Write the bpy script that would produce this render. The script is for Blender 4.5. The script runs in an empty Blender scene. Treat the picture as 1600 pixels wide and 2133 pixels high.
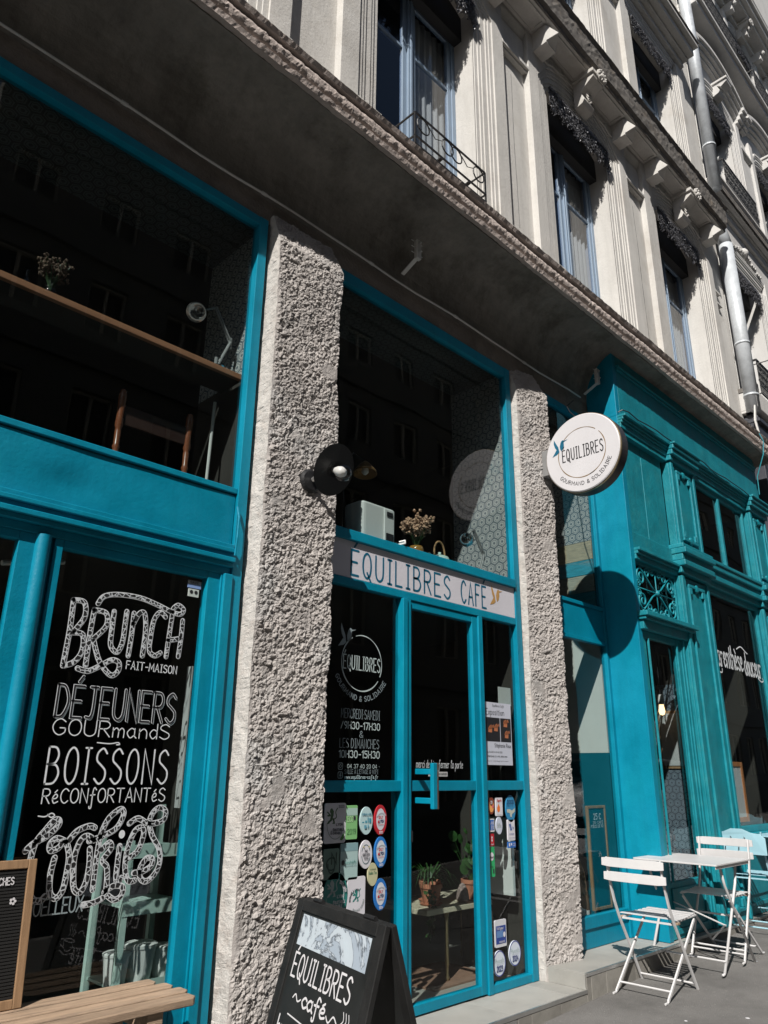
import bpy, bmesh, math, random
from mathutils import Vector, Matrix, noise
random.seed(7)
S = bpy.context.scene
COL = S.collection
R_ = math.radians

# ------------------------------------------------------------------ camera
cam_d = bpy.data.cameras.new("camera")
cam = bpy.data.objects.new("camera", cam_d)
COL.objects.link(cam)
cam_d.sensor_fit = 'VERTICAL'
cam_d.sensor_height = 24.0
cam_d.lens = 1553.88 / 2133.0 * 24.0
cam_d.clip_start = 0.05
cam_d.clip_end = 500
r = Vector((0.70695, -0.70715, 0.01169)); f = Vector((0.66526, 0.66993, 0.32945))
f.normalize(); r = (r - f * r.dot(f)).normalized(); u = r.cross(f)
m = Matrix((r, u, -f)).transposed().to_4x4()
m.translation = Vector((0, -3.5, 1.43))
cam.matrix_world = m
S.camera = cam

# ------------------------------------------------------------------ light
SUN = Vector((1.92, 1.0, -2.06)).normalized()      # travel direction of the sunlight
world = bpy.data.worlds.new("World"); S.world = world; world.use_nodes = True
nt = world.node_tree; nt.nodes.clear()
sky = nt.nodes.new('ShaderNodeTexSky'); sky.sky_type = 'NISHITA'; sky.sun_disc = False
sky.sun_elevation = math.asin(-SUN.z); sky.sun_rotation = math.atan2(-SUN.x, -SUN.y)
bg = nt.nodes.new('ShaderNodeBackground'); bg.inputs[1].default_value = 0.05
wo = nt.nodes.new('ShaderNodeOutputWorld')
nt.links.new(sky.outputs[0], bg.inputs[0]); nt.links.new(bg.outputs[0], wo.inputs[0])
sun_d = bpy.data.lights.new("sun", 'SUN'); sun_d.energy = 5.0; sun_d.angle = R_(0.5); sun_d.color = (1, 0.955, 0.89)
sun = bpy.data.objects.new("sun", sun_d); COL.objects.link(sun)
sun.rotation_euler = SUN.to_track_quat('-Z', 'Y').to_euler(); sun.location = (-20, -14, 25)
S.view_settings.view_transform = 'Standard'; S.view_settings.look = 'None'
S.view_settings.exposure = 0.40; S.view_settings.gamma = 1.0

# ------------------------------------------------------------------ materials
def newmat(name):
    m = bpy.data.materials.new(name); m.use_nodes = True
    n = m.node_tree.nodes; n.clear()
    out = n.new('ShaderNodeOutputMaterial'); return m, m.node_tree, out
def nd(t, ty, **kw):
    n = t.nodes.new(ty)
    for k, v in kw.items():
        if k.startswith('i_'): n.inputs[int(k[2:])].default_value = v
        else: setattr(n, k, v)
    return n
def mat(name, col, rough=0.6, var=0.12, vscale=3.0, bump=0.0, bscale=40.0, metal=0.0, spec=0.5, col2=None, c2=0.0, c2scale=2.0, detail=6, stretch=None, coat=0.0, streak=0.0, speck=0.0, rand=0.0):
    """colour with two scales of natural variation, an optional second colour in patches, and fine relief"""
    m, t, out = newmat(name)
    b = nd(t, 'ShaderNodeBsdfPrincipled'); b.inputs['Base Color'].default_value = (*col, 1)
    b.inputs['Roughness'].default_value = rough; b.inputs['Metallic'].default_value = metal
    b.inputs['Specular IOR Level'].default_value = spec; b.inputs['Coat Weight'].default_value = coat
    t.links.new(b.outputs[0], out.inputs[0])
    tc = nd(t, 'ShaderNodeTexCoord'); src = tc.outputs['Object']
    if stretch:
        mp = nd(t, 'ShaderNodeMapping'); mp.inputs['Scale'].default_value = stretch
        t.links.new(src, mp.inputs[0]); src = mp.outputs[0]
    if var > 0:
        n1 = nd(t, 'ShaderNodeTexNoise'); n1.inputs['Scale'].default_value = vscale; n1.inputs['Detail'].default_value = detail; n1.inputs['Roughness'].default_value = .65
        t.links.new(src, n1.inputs['Vector'])
        mr = nd(t, 'ShaderNodeMapRange'); mr.inputs[1].default_value = .3; mr.inputs[2].default_value = .7
        mr.inputs[3].default_value = 1 - var; mr.inputs[4].default_value = 1 + var
        t.links.new(n1.outputs[0], mr.inputs[0])
        base = None
        if col2:
            n2 = nd(t, 'ShaderNodeTexNoise'); n2.inputs['Scale'].default_value = c2scale; n2.inputs['Detail'].default_value = 8; n2.inputs['Roughness'].default_value = .7
            t.links.new(src, n2.inputs['Vector'])
            r2 = nd(t, 'ShaderNodeMapRange'); r2.inputs[1].default_value = .52; r2.inputs[2].default_value = .68; r2.inputs[3].default_value = 0; r2.inputs[4].default_value = c2
            t.links.new(n2.outputs[0], r2.inputs[0])
            mx = nd(t, 'ShaderNodeMix', data_type='RGBA'); mx.inputs[6].default_value = (*col, 1); mx.inputs[7].default_value = (*col2, 1)
            t.links.new(r2.outputs[0], mx.inputs[0]); base = mx.outputs[2]
        vm = nd(t, 'ShaderNodeVectorMath', operation='SCALE')
        if base: t.links.new(base, vm.inputs[0])
        else: vm.inputs[0].default_value = col
        t.links.new(mr.outputs[0], vm.inputs['Scale'])
        fin = vm.outputs[0]
        if streak:      # rain streaks and soot running down the face
            mp2 = nd(t, 'ShaderNodeMapping'); mp2.inputs['Scale'].default_value = (5, 5, .45); t.links.new(tc.outputs['Object'], mp2.inputs[0])
            n3 = nd(t, 'ShaderNodeTexNoise'); n3.inputs['Scale'].default_value = 2.2; n3.inputs['Detail'].default_value = 7; n3.inputs['Roughness'].default_value = .7; t.links.new(mp2.outputs[0], n3.inputs['Vector'])
            r3 = nd(t, 'ShaderNodeMapRange'); r3.inputs[1].default_value = .45; r3.inputs[2].default_value = .75; r3.inputs[3].default_value = 1; r3.inputs[4].default_value = 1 - streak
            t.links.new(n3.outputs[0], r3.inputs[0]); v3 = nd(t, 'ShaderNodeVectorMath', operation='SCALE'); t.links.new(fin, v3.inputs[0]); t.links.new(r3.outputs[0], v3.inputs['Scale']); fin = v3.outputs[0]
        if rand:        # each plank or tile its own shade
            oi = nd(t, 'ShaderNodeObjectInfo'); r5 = nd(t, 'ShaderNodeMapRange'); r5.inputs[3].default_value = 1 - rand; r5.inputs[4].default_value = 1 + rand
            t.links.new(oi.outputs['Random'], r5.inputs[0]); v5 = nd(t, 'ShaderNodeVectorMath', operation='SCALE'); t.links.new(fin, v5.inputs[0]); t.links.new(r5.outputs[0], v5.inputs['Scale']); fin = v5.outputs[0]
        if speck:       # pale aggregate and gum spots
            n4 = nd(t, 'ShaderNodeTexNoise'); n4.inputs['Scale'].default_value = 55; n4.inputs['Detail'].default_value = 3; t.links.new(src, n4.inputs['Vector'])
            r4 = nd(t, 'ShaderNodeMapRange'); r4.inputs[1].default_value = .66; r4.inputs[2].default_value = .72; r4.inputs[3].default_value = 1; r4.inputs[4].default_value = 1 + speck
            t.links.new(n4.outputs[0], r4.inputs[0]); v4 = nd(t, 'ShaderNodeVectorMath', operation='SCALE'); t.links.new(fin, v4.inputs[0]); t.links.new(r4.outputs[0], v4.inputs['Scale']); fin = v4.outputs[0]
        t.links.new(fin, b.inputs['Base Color'])
        rr = nd(t, 'ShaderNodeMapRange'); rr.inputs[1].default_value = .3; rr.inputs[2].default_value = .7
        rr.inputs[3].default_value = max(.02, rough - .08); rr.inputs[4].default_value = min(1, rough + .08)
        t.links.new(n1.outputs[0], rr.inputs[0]); t.links.new(rr.outputs[0], b.inputs['Roughness'])
    if bump > 0:
        nb = nd(t, 'ShaderNodeTexNoise'); nb.inputs['Scale'].default_value = bscale; nb.inputs['Detail'].default_value = 7; nb.inputs['Roughness'].default_value = .7
        t.links.new(src, nb.inputs['Vector'])
        bp = nd(t, 'ShaderNodeBump'); bp.inputs['Strength'].default_value = 1.0; bp.inputs['Distance'].default_value = bump
        t.links.new(nb.outputs[0], bp.inputs['Height']); t.links.new(bp.outputs[0], b.inputs['Normal'])
    return m

TQ = (0.0, 0.202, 0.312)
M = {}
M['turq'] = mat('turquoise_paint', TQ, .45, .15, 2.5, .0022, 38, spec=.3, streak=.14, col2=(0.0, .225, .31), c2=.5, c2scale=1.3)
M['turq_old'] = mat('old_turquoise_paint', (0.004, .195, .245), .5, .2, 5, .0045, 32, streak=.22, spec=.4, col2=(0.03, .24, .26), c2=.55, c2scale=6)
M['turq_dark'] = mat('deep_turquoise_paint', (0.0, .085, .12), .45, .12, 3, .0012, 60)
M['plaster'] = mat('limestone_render', (.56, .545, .52), .85, .10, 1.6, .004, 35, streak=.13, col2=(.40, .37, .33), c2=.55, c2scale=.9, spec=.2)
M['plaster2'] = mat('pale_limestone_render', (.55, .54, .525), .85, .09, 1.6, .003, 35, streak=.12, col2=(.45, .42, .40), c2=.5, c2scale=.8, spec=.2)
M['weathered'] = mat('weathered_zinc_ledge', (.15, .14, .13), .85, .3, 9, .006, 40, col2=(.2, .16, .12), c2=.6, c2scale=5, spec=.2)
M['rough_stone'] = mat('rough_cornice_stone', (.44, .38, .35), .95, .18, 8, .008, 60, col2=(.30, .25, .23), c2=.6, c2scale=4, spec=.15)
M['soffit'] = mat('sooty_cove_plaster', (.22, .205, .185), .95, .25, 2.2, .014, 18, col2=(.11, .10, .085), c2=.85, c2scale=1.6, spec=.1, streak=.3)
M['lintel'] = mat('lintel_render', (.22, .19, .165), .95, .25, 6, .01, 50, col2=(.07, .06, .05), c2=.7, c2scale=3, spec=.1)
M['pillar'] = mat('bush_hammered_stone', (.37, .345, .33), .93, .2, 3.5, .004, 120, col2=(.36, .355, .35), c2=.8, c2scale=2.4, spec=.15)
M['dressed'] = mat('dressed_stone_edge', (.50, .475, .45), .9, .14, 9, .010, 45, col2=(.36, .31, .28), c2=.7, c2scale=6, spec=.2)
M['mortar'] = mat('pinkish_mortar', (.30, .235, .20), .95, .2, 12, .01, 60, spec=.1)
M['asphalt'] = mat('asphalt', (.155, .150, .145), .93, .22, 1.8, .008, 120, speck=.5, col2=(.11, .107, .103), c2=.8, c2scale=1.1, spec=.2)
M['road'] = mat('road_asphalt', (.05, .05, .052), .9, .2, 1, .006, 120)
M['tile'] = mat('grey_stone_tile', (.30, .295, .275), .6, .08, 5, .0008, 60, col2=(.24, .23, .21), c2=.6, c2scale=3, rand=.08)
M['tile_side'] = mat('dirty_riser_tile', (.22, .21, .19), .75, .2, 8, .002, 50, col2=(.12, .11, .10), c2=.7, c2scale=4, rand=.2)
M['grout'] = mat('grout', (.07, .065, .06), .95, .2, 8)
M['alu'] = mat('aluminium_trim', (.55, .55, .54), .35, .1, 8, metal=.9)
M['zinc'] = mat('galvanised_zinc', (.50, .53, .56), .42, .16, 5, .0012, 25, metal=.12, col2=(.34, .36, .38), c2=.6, c2scale=4)
M['iron'] = mat('black_iron', (.012, .012, .013), .5, .2, 30, .0015, 80)
M['iron_leaf'] = mat('cast_iron_lace', (.12, .12, .13), .35, .3, 30, metal=.3)
M['winblue'] = mat('blue_grey_joinery', (.20, .27, .36), .5, .08, 3, .0008, 80)
M['shutter'] = mat('dark_roller_box', (.02, .02, .022), .7, .2, 3)
M['curtain'] = mat('cream_curtain', (.62, .57, .47), .9, .06, 2)
M['white_steel'] = mat('white_lacquered_steel', (.55, .545, .55), .38, .04, 6, spec=.5)
M['blue_steel'] = mat('light_blue_lacquered_steel', (.30, .50, .58), .4, .05, 6)
M['steel_grey'] = mat('grey_lacquered_bracket', (.55, .54, .52), .5, .06, 10)
M['signwhite'] = mat('white_sign_face', (.56, .55, .57), .45, .03, 3)
M['boardwhite'] = mat('white_sign_board', (.56, .55, .60), .5, .04, 3, .0015, 40)
M['dark_case'] = mat('dark_sign_case', (.03, .03, .032), .4, .1, 6)
M['lettblue'] = mat('petrol_blue_lettering', (.0, .10, .18), .5, .03, 3)
M['gold'] = mat('ochre_vinyl', (.42, .24, .08), .5, .05, 3)
M['ink'] = mat('black_ink', (.015, .015, .018), .5, .03, 3)
M['white_ink'] = mat('white_paint_marker', (.62, .65, .68), .6, .1, 60)
M['pale_vinyl'] = mat('pale_vinyl_lettering', (.42, .50, .50), .6, .05, 20)
M['letter_grey'] = mat('grey_vinyl', (.22, .27, .29), .6, .1, 20)
M['blackboard'] = mat('chalk_board_black', (.012, .013, .013), .55, .3, 4, col2=(.03, .03, .03), c2=.5, c2scale=3)
M['blackwood'] = mat('black_painted_wood', (.007, .007, .007), .65, .3, 12, .0015, 60)
M['wood'] = mat('weathered_bench_wood', (.34, .24, .165), .7, .28, 6, .003, 40, stretch=(1, 9, 9), col2=(.20, .15, .11), c2=.8, rand=.18)
M['frame_wood'] = mat('oak_frame_wood', (.27, .165, .09), .55, .18, 6, .001, 60, stretch=(9, 9, 1))
M['shelf_wood'] = mat('warm_shelf_wood', (.30, .14, .075), .5, .15, 4, stretch=(1, 8, 8))
M['dim_wood'] = mat('dark_chair_rail', (.03, .012, .008), .5, .2, 8)
M['red_wood'] = mat('polished_red_wood', (.19, .062, .028), .25, .15, 8, coat=.4)
M['felt'] = mat('black_grooved_felt', (.007, .007, .007), .95, .1, 40)
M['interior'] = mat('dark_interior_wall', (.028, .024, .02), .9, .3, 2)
M['interior_floor'] = mat('interior_floor_tile', (.30, .28, .25), .6, .1, 3)
M['brown_mat'] = mat('brown_door_mat', (.22, .12, .08), .95, .2, 20)
M['terracotta'] = mat('terracotta', (.42, .16, .09), .8, .1, 9)
M['leaf'] = mat('plant_leaf', (.022, .065, .015), .45, .3, 12)
M['car_white'] = mat('white_car_paint', (.55, .56, .58), .25, .03, 3, coat=.8)
M['tyre'] = mat('black_tyre_rubber', (.015, .015, .015), .9, .1, 9)
M['car_glass'] = mat('dark_car_glass', (.02, .022, .025), .08, .05, 3)
M['dried_dim'] = mat('dimmed_dried_flowers', (.10, .065, .045), .95, .3, 30)  # dried-flower colour darkened: the dim shelf's shade is put into it
M['case_grey'] = mat('sign_box_grey', (.20, .20, .20), .5, .08, 10)
M['dried'] = mat('dried_flowers', (.42, .26, .17), .9, .3, 30)
M['mint'] = mat('mint_enamel', (.42, .55, .50), .4, .05, 4)
M['plastic_white'] = mat('white_plastic', (.62, .62, .60), .4, .04, 4)
M['chrome'] = mat('polished_chrome', (.6, .6, .6), .12, .03, 4, metal=1)
M['amber'] = mat('amber_glass_vase', (.25, .13, .03), .15, .1, 5)
M['white_wall'] = mat('white_painted_wall', (.55, .55, .52), .8, .05, 3)
M['kerb'] = mat('granite_kerb', (.25, .24, .23), .8, .15, 8, .003, 60)
M['opp'] = mat('shaded_facade_render', (.30, .27, .22), .9, .15, 1.2, .004, 20)
M['opp_dark'] = mat('dark_shutters', (.06, .055, .05), .6, .1, 4)
M['storefront_dark'] = mat('dark_grey_storefront_paint', (.045, .048, .06), .5, .12, 6, .002, 40)
M['pcream'] = mat('cream_paint', (.55, .48, .36), .7, .05, 4)
M['bag'] = mat('grey_paper', (.4, .4, .4), .8, .1, 5)
M['rattan'] = mat('tan_rattan', (.35, .2, .09), .7, .2, 40)

def glass(name='window_glass', tint=(1, 1, 1), ior=1.5, rough=0.0):
    m, t, out = newmat(name)
    fr = nd(t, 'ShaderNodeFresnel'); fr.inputs[0].default_value = ior
    tr = nd(t, 'ShaderNodeBsdfTransparent'); tr.inputs[0].default_value = (*tint, 1)
    gl = nd(t, 'ShaderNodeBsdfGlossy'); gl.inputs['Roughness'].default_value = rough
    tc = nd(t, 'ShaderNodeTexCoord'); no = nd(t, 'ShaderNodeTexNoise'); no.inputs['Scale'].default_value = .9; no.inputs['Detail'].default_value = 1
    bp = nd(t, 'ShaderNodeBump'); bp.inputs['Distance'].default_value = .004
    t.links.new(tc.outputs['Object'], no.inputs['Vector']); t.links.new(no.outputs[0], bp.inputs['Height'])
    t.links.new(bp.outputs[0], gl.inputs['Normal']); t.links.new(bp.outputs[0], fr.inputs['Normal'])
    mx = nd(t, 'ShaderNodeMixShader'); ge = nd(t, 'ShaderNodeNewGeometry')
    inv = nd(t, 'ShaderNodeMath', operation='SUBTRACT'); inv.inputs[0].default_value = 1.0; t.links.new(ge.outputs['Backfacing'], inv.inputs[1])
    ml = nd(t, 'ShaderNodeMath', operation='MULTIPLY'); t.links.new(fr.outputs[0], ml.inputs[0]); t.links.new(inv.outputs[0], ml.inputs[1])
    t.links.new(ml.outputs[0], mx.inputs[0]); t.links.new(tr.outputs[0], mx.inputs[1]); t.links.new(gl.outputs[0], mx.inputs[2])
    t.links.new(mx.outputs[0], out.inputs[0]); return m
M['glass'] = glass('shop_glass', (.86, .9, .9))
M['glass_up'] = glass('upper_window_glass', (.80, .84, .9), 1.75)
M['bulb_glass'] = glass('lamp_glass', (.9, .9, .9), 1.6)

def hexmat(name, ax, s, c_line, c_bg):
    """honeycomb wallpaper; ax = the two object axes it runs along"""
    m, t, out = newmat(name)
    b = nd(t, 'ShaderNodeBsdfPrincipled'); b.inputs['Roughness'].default_value = .8
    t.links.new(b.outputs[0], out.inputs[0])
    tc = nd(t, 'ShaderNodeTexCoord'); sp = nd(t, 'ShaderNodeSeparateXYZ'); cb = nd(t, 'ShaderNodeCombineXYZ')
    t.links.new(tc.outputs['Object'], sp.inputs[0])
    t.links.new(sp.outputs['XYZ'.index(ax[0])], cb.inputs[0]); t.links.new(sp.outputs['XYZ'.index(ax[1])], cb.inputs[1])
    sc = nd(t, 'ShaderNodeVectorMath', operation='SCALE'); sc.inputs['Scale'].default_value = 1 / s; t.links.new(cb.outputs[0], sc.inputs[0])
    H = (.5, .8660254, 0.)
    def wrap(off):
        a = nd(t, 'ShaderNodeVectorMath', operation='ADD'); a.inputs[1].default_value = off; t.links.new(sc.outputs[0], a.inputs[0])
        w = nd(t, 'ShaderNodeVectorMath', operation='WRAP'); w.inputs[1].default_value = (H[0], H[1], 1); w.inputs[2].default_value = (-H[0], -H[1], -1)
        t.links.new(a.outputs[0], w.inputs[0])
        ml = nd(t, 'ShaderNodeVectorMath', operation='MULTIPLY'); ml.inputs[1].default_value = (1, 1, 0); t.links.new(w.outputs[0], ml.inputs[0])
        ab = nd(t, 'ShaderNodeVectorMath', operation='ABSOLUTE'); t.links.new(ml.outputs[0], ab.inputs[0])
        d = nd(t, 'ShaderNodeVectorMath', operation='DOT_PRODUCT'); d.inputs[1].default_value = (.5, .8660254, 0); t.links.new(ab.outputs[0], d.inputs[0])
        s2 = nd(t, 'ShaderNodeSeparateXYZ'); t.links.new(ab.outputs[0], s2.inputs[0])
        mm = nd(t, 'ShaderNodeMath', operation='MAXIMUM'); t.links.new(d.outputs['Value'], mm.inputs[0]); t.links.new(s2.outputs[0], mm.inputs[1])
        return mm
    a = wrap((0, 0, 0)); c = wrap(H)
    mn = nd(t, 'ShaderNodeMath', operation='MINIMUM'); t.links.new(a.outputs[0], mn.inputs[0]); t.links.new(c.outputs[0], mn.inputs[1])
    cr = nd(t, 'ShaderNodeValToRGB'); cr.color_ramp.interpolation = 'CONSTANT'
    e = cr.color_ramp.elements; e[0].position = 0; e[0].color = (*c_line, 1); e[1].position = .13; e[1].color = (*c_bg, 1)
    for p, cc in ((.27, c_line), (.33, c_bg), (.42, c_line)):
        q = e.new(p); q.color = (*cc, 1)
    t.links.new(mn.outputs[0], cr.inputs[0]); t.links.new(cr.outputs[0], b.inputs['Base Color'])
    return m
HD, HW = (.09, .11, .13), (.40, .40, .39)
M['hexYZ'] = hexmat('honeycomb_wallpaper', 'YZ', .085, HD, HW)
M['hexYZd'] = hexmat('shade_toned_honeycomb_wallpaper', 'YZ', .075, (.03, .04, .06), (.16, .20, .24))  # darker copy of the wallpaper, the room's shade put into its colours
M['hexXY'] = hexmat('shade_toned_soffit_paper', 'XY', .085, (.02, .024, .024), (.075, .085, .085))  # same honeycomb pattern, with the soffit's shade put into its colours
M['hexXZ'] = hexmat('honeycomb_wall_paper_dark', 'XZ', .085, (.05, .07, .10), (.45, .47, .5))

def marble():
    m, t, out = newmat('marble_photo_print')
    b = nd(t, 'ShaderNodeBsdfPrincipled'); b.inputs['Roughness'].default_value = .5; t.links.new(b.outputs[0], out.inputs[0])
    tc = nd(t, 'ShaderNodeTexCoord'); n = nd(t, 'ShaderNodeTexNoise'); n.inputs['Scale'].default_value = 3.4; n.inputs['Detail'].default_value = 9
    n.inputs['Roughness'].default_value = .62; n.inputs['Distortion'].default_value = 2.2; t.links.new(tc.outputs['Object'], n.inputs['Vector'])
    cr = nd(t, 'ShaderNodeValToRGB'); e = cr.color_ramp.elements
    e[0].position = .3; e[0].color = (.30, .36, .43, 1); e[1].position = .7; e[1].color = (.36, .42, .48, 1)
    for p, c in ((.475, (.30, .35, .41)), (.495, (.05, .06, .075)), (.51, (.40, .45, .5)), (.60, (.42, .48, .53))):
        q = e.new(p); q.color = (*c, 1)
    t.links.new(n.outputs[0], cr.inputs[0]); t.links.new(cr.outputs[0], b.inputs['Base Color']); return m
M['marble'] = marble()
def pebble():
    m, t, out = newmat('white_marker_pattern')
    b = nd(t, 'ShaderNodeBsdfPrincipled'); b.inputs['Roughness'].default_value = .6; t.links.new(b.outputs[0], out.inputs[0])
    tc = nd(t, 'ShaderNodeTexCoord'); v = nd(t, 'ShaderNodeTexVoronoi', feature='DISTANCE_TO_EDGE'); v.inputs['Scale'].default_value = 48
    t.links.new(tc.outputs['Object'], v.inputs['Vector'])
    cr = nd(t, 'ShaderNodeValToRGB'); e = cr.color_ramp.elements
    e[0].position = .055; e[0].color = (.5, .53, .56, 1); e[1].position = .10; e[1].color = (.012, .012, .013, 1)
    t.links.new(v.outputs['Distance'], cr.inputs[0]); t.links.new(cr.outputs[0], b.inputs['Base Color']); return m
M['pebble'] = pebble()
def flat(name, c, rough=.5):
    if name not in M: M[name] = mat(name, c, rough, .03, 6)
    return M[name]
def emit(name, c, s):
    m, t, out = newmat(name); e = nd(t, 'ShaderNodeEmission'); e.inputs[0].default_value = (*c, 1); e.inputs[1].default_value = s
    t.links.new(e.outputs[0], out.inputs[0]); return m
M['bulb_on'] = emit('lit_bulb', (1, .62, .3), 3.0)

# ------------------------------------------------------------------ mesh helpers
class MB:
    def __init__(s): s.v = []; s.f = []
    def add(s, vs, fs):
        o = len(s.v); s.v += [tuple(p) for p in vs]; s.f += [tuple(i + o for i in q) for q in fs]; return s
    def box(s, x0, x1, y0, y1, z0, z1):
        return s.add([(x0, y0, z0), (x1, y0, z0), (x1, y1, z0), (x0, y1, z0), (x0, y0, z1), (x1, y0, z1), (x1, y1, z1), (x0, y1, z1)],
                     [(0, 3, 2, 1), (4, 5, 6, 7), (0, 1, 5, 4), (1, 2, 6, 5), (2, 3, 7, 6), (3, 0, 4, 7)])
    def prism_x(s, prof, x0, x1):     # prof = (y,z) list, counter-clockwise seen from +x
        n = len(prof); vs = [(x0, y, z) for y, z in prof] + [(x1, y, z) for y, z in prof]
        fs = [tuple(range(n - 1, -1, -1)), tuple(range(n, 2 * n))] + [(i, (i + 1) % n, n + (i + 1) % n, n + i) for i in range(n)]
        return s.add(vs, fs)
    def prism_y(s, poly, y0, y1):     # poly = (x,z) list
        n = len(poly); vs = [(x, y0, z) for x, z in poly] + [(x, y1, z) for x, z in poly]
        fs = [tuple(range(n)), tuple(range(2 * n - 1, n - 1, -1))] + [(i, n + i, n + (i + 1) % n, (i + 1) % n) for i in range(n)]
        return s.add(vs, fs)
    def prism_z(s, poly, z0, z1):
        n = len(poly); vs = [(x, y, z0) for x, y in poly] + [(x, y, z1) for x, y in poly]
        fs = [tuple(range(n - 1, -1, -1)), tuple(range(n, 2 * n))] + [(i, (i + 1) % n, n + (i + 1) % n, n + i) for i in range(n)]
        return s.add(vs, fs)
    def bar(s, a, b, w, t, up=(0, 0, 1)):
        a = Vector(a); b = Vector(b); d = (b - a).normalized(); up = Vector(up)
        if abs(d.dot(up)) > .98: up = Vector((0, 1, 0))
        sx = d.cross(up).normalized() * w / 2; sy = d.cross(sx).normalized() * t / 2
        vs = [a - sx - sy, a + sx - sy, a + sx + sy, a - sx + sy, b - sx - sy, b + sx - sy, b + sx + sy, b - sx + sy]
        return s.add(vs, [(0, 3, 2, 1), (4, 5, 6, 7), (0, 1, 5, 4), (1, 2, 6, 5), (2, 3, 7, 6), (3, 0, 4, 7)])
    def tube(s, pts, rad, n=8, cap=True):
        pts = [Vector(p) for p in pts]; rs = rad if isinstance(rad, (list, tuple)) else [rad] * len(pts)
        o = len(s.v); pv = None
        for i, p in enumerate(pts):
            d = (pts[min(i + 1, len(pts) - 1)] - pts[max(i - 1, 0)]).normalized()
            if pv is None:
                pv = Vector((0, 0, 1)) if abs(d.z) < .9 else Vector((1, 0, 0))
            a = (pv - d * pv.dot(d)).normalized(); b = d.cross(a); pv = a
            for k in range(n):
                q = 2 * math.pi * k / n; s.v.append(tuple(p + (a * math.cos(q) + b * math.sin(q)) * rs[i]))
        for i in range(len(pts) - 1):
            for k in range(n):
                k2 = (k + 1) % n; s.f.append((o + i * n + k, o + i * n + k2, o + (i + 1) * n + k2, o + (i + 1) * n + k))
        if cap:
            s.f.append(tuple(o + k for k in range(n - 1, -1, -1))); s.f.append(tuple(o + (len(pts) - 1) * n + k for k in range(n)))
        return s
    def lathe(s, prof, c=(0, 0, 0), axis=(0, 0, 1), n=20):   # prof (r,h)
        c = Vector(c); ax = Vector(axis).normalized(); a = ax.orthogonal().normalized(); b = ax.cross(a); o = len(s.v)
        for r_, h in prof:
            for k in range(n):
                q = 2 * math.pi * k / n; s.v.append(tuple(c + ax * h + (a * math.cos(q) + b * math.sin(q)) * r_))
        for i in range(len(prof) - 1):
            for k in range(n):
                k2 = (k + 1) % n; s.f.append((o + i * n + k, o + i * n + k2, o + (i + 1) * n + k2, o + (i + 1) * n + k))
        s.f.append(tuple(o + k for k in range(n - 1, -1, -1))); s.f.append(tuple(o + (len(prof) - 1) * n + k for k in range(n)))
        return s
    def frame(s, x0, x1, z0, z1, w, y0, y1, wt=None, wb=None):
        wt = w if wt is None else wt; wb = w if wb is None else wb
        s.box(x0, x0 + w, y0, y1, z0, z1); s.box(x1 - w, x1, y0, y1, z0, z1)
        if wt: s.box(x0 + w, x1 - w, y0 + .0015, y1, z1 - wt, z1)
        if wb: s.box(x0 + w, x1 - w, y0 + .0015, y1, z0, z0 + wb)
        return s
    def build(s, name, m, parent=None, bevel=0.0, smooth=False, label=None):
        me = bpy.data.meshes.new(name); me.from_pydata(s.v, [], s.f); me.validate(); me.update()
        if smooth:
            for p in me.polygons: p.use_smooth = True
        return link(name, me, m, parent, bevel, label)
def link(name, me, m, parent=None, bevel=0.0, label=None):
    o = bpy.data.objects.new(name, me); COL.objects.link(o)
    if m is not None and not me.materials: me.materials.append(M[m] if isinstance(m, str) else m)
    if parent: o.parent = parent
    if bevel:
        b = o.modifiers.new('bevel', 'BEVEL'); b.width = bevel; b.segments = 2; b.limit_method = 'ANGLE'; b.angle_limit = R_(40)
    if label: o['label'] = label
    return o
def tag(o, label, cat, group=None):
    o['label'] = label; o['category'] = cat
    if group: o['group'] = group
    return o
def thing(name, label, cat, loc=(0, 0, 0), group=None, rz=0):
    o = bpy.data.objects.new(name, None); COL.objects.link(o); o.location = loc; o.rotation_euler = (0, 0, rz)
    o.empty_display_size = .2
    return tag(o, label, cat, group)
def kids(o): return [c for c in bpy.data.objects if c.parent == o]
def copy_tree(o, parent=None):
    c = o.copy(); COL.objects.link(c)
    if parent: c.parent = parent
    for ch in kids(o): copy_tree(ch, c)
    return c
def gz(x): return .04 * (x - 5.2)

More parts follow.
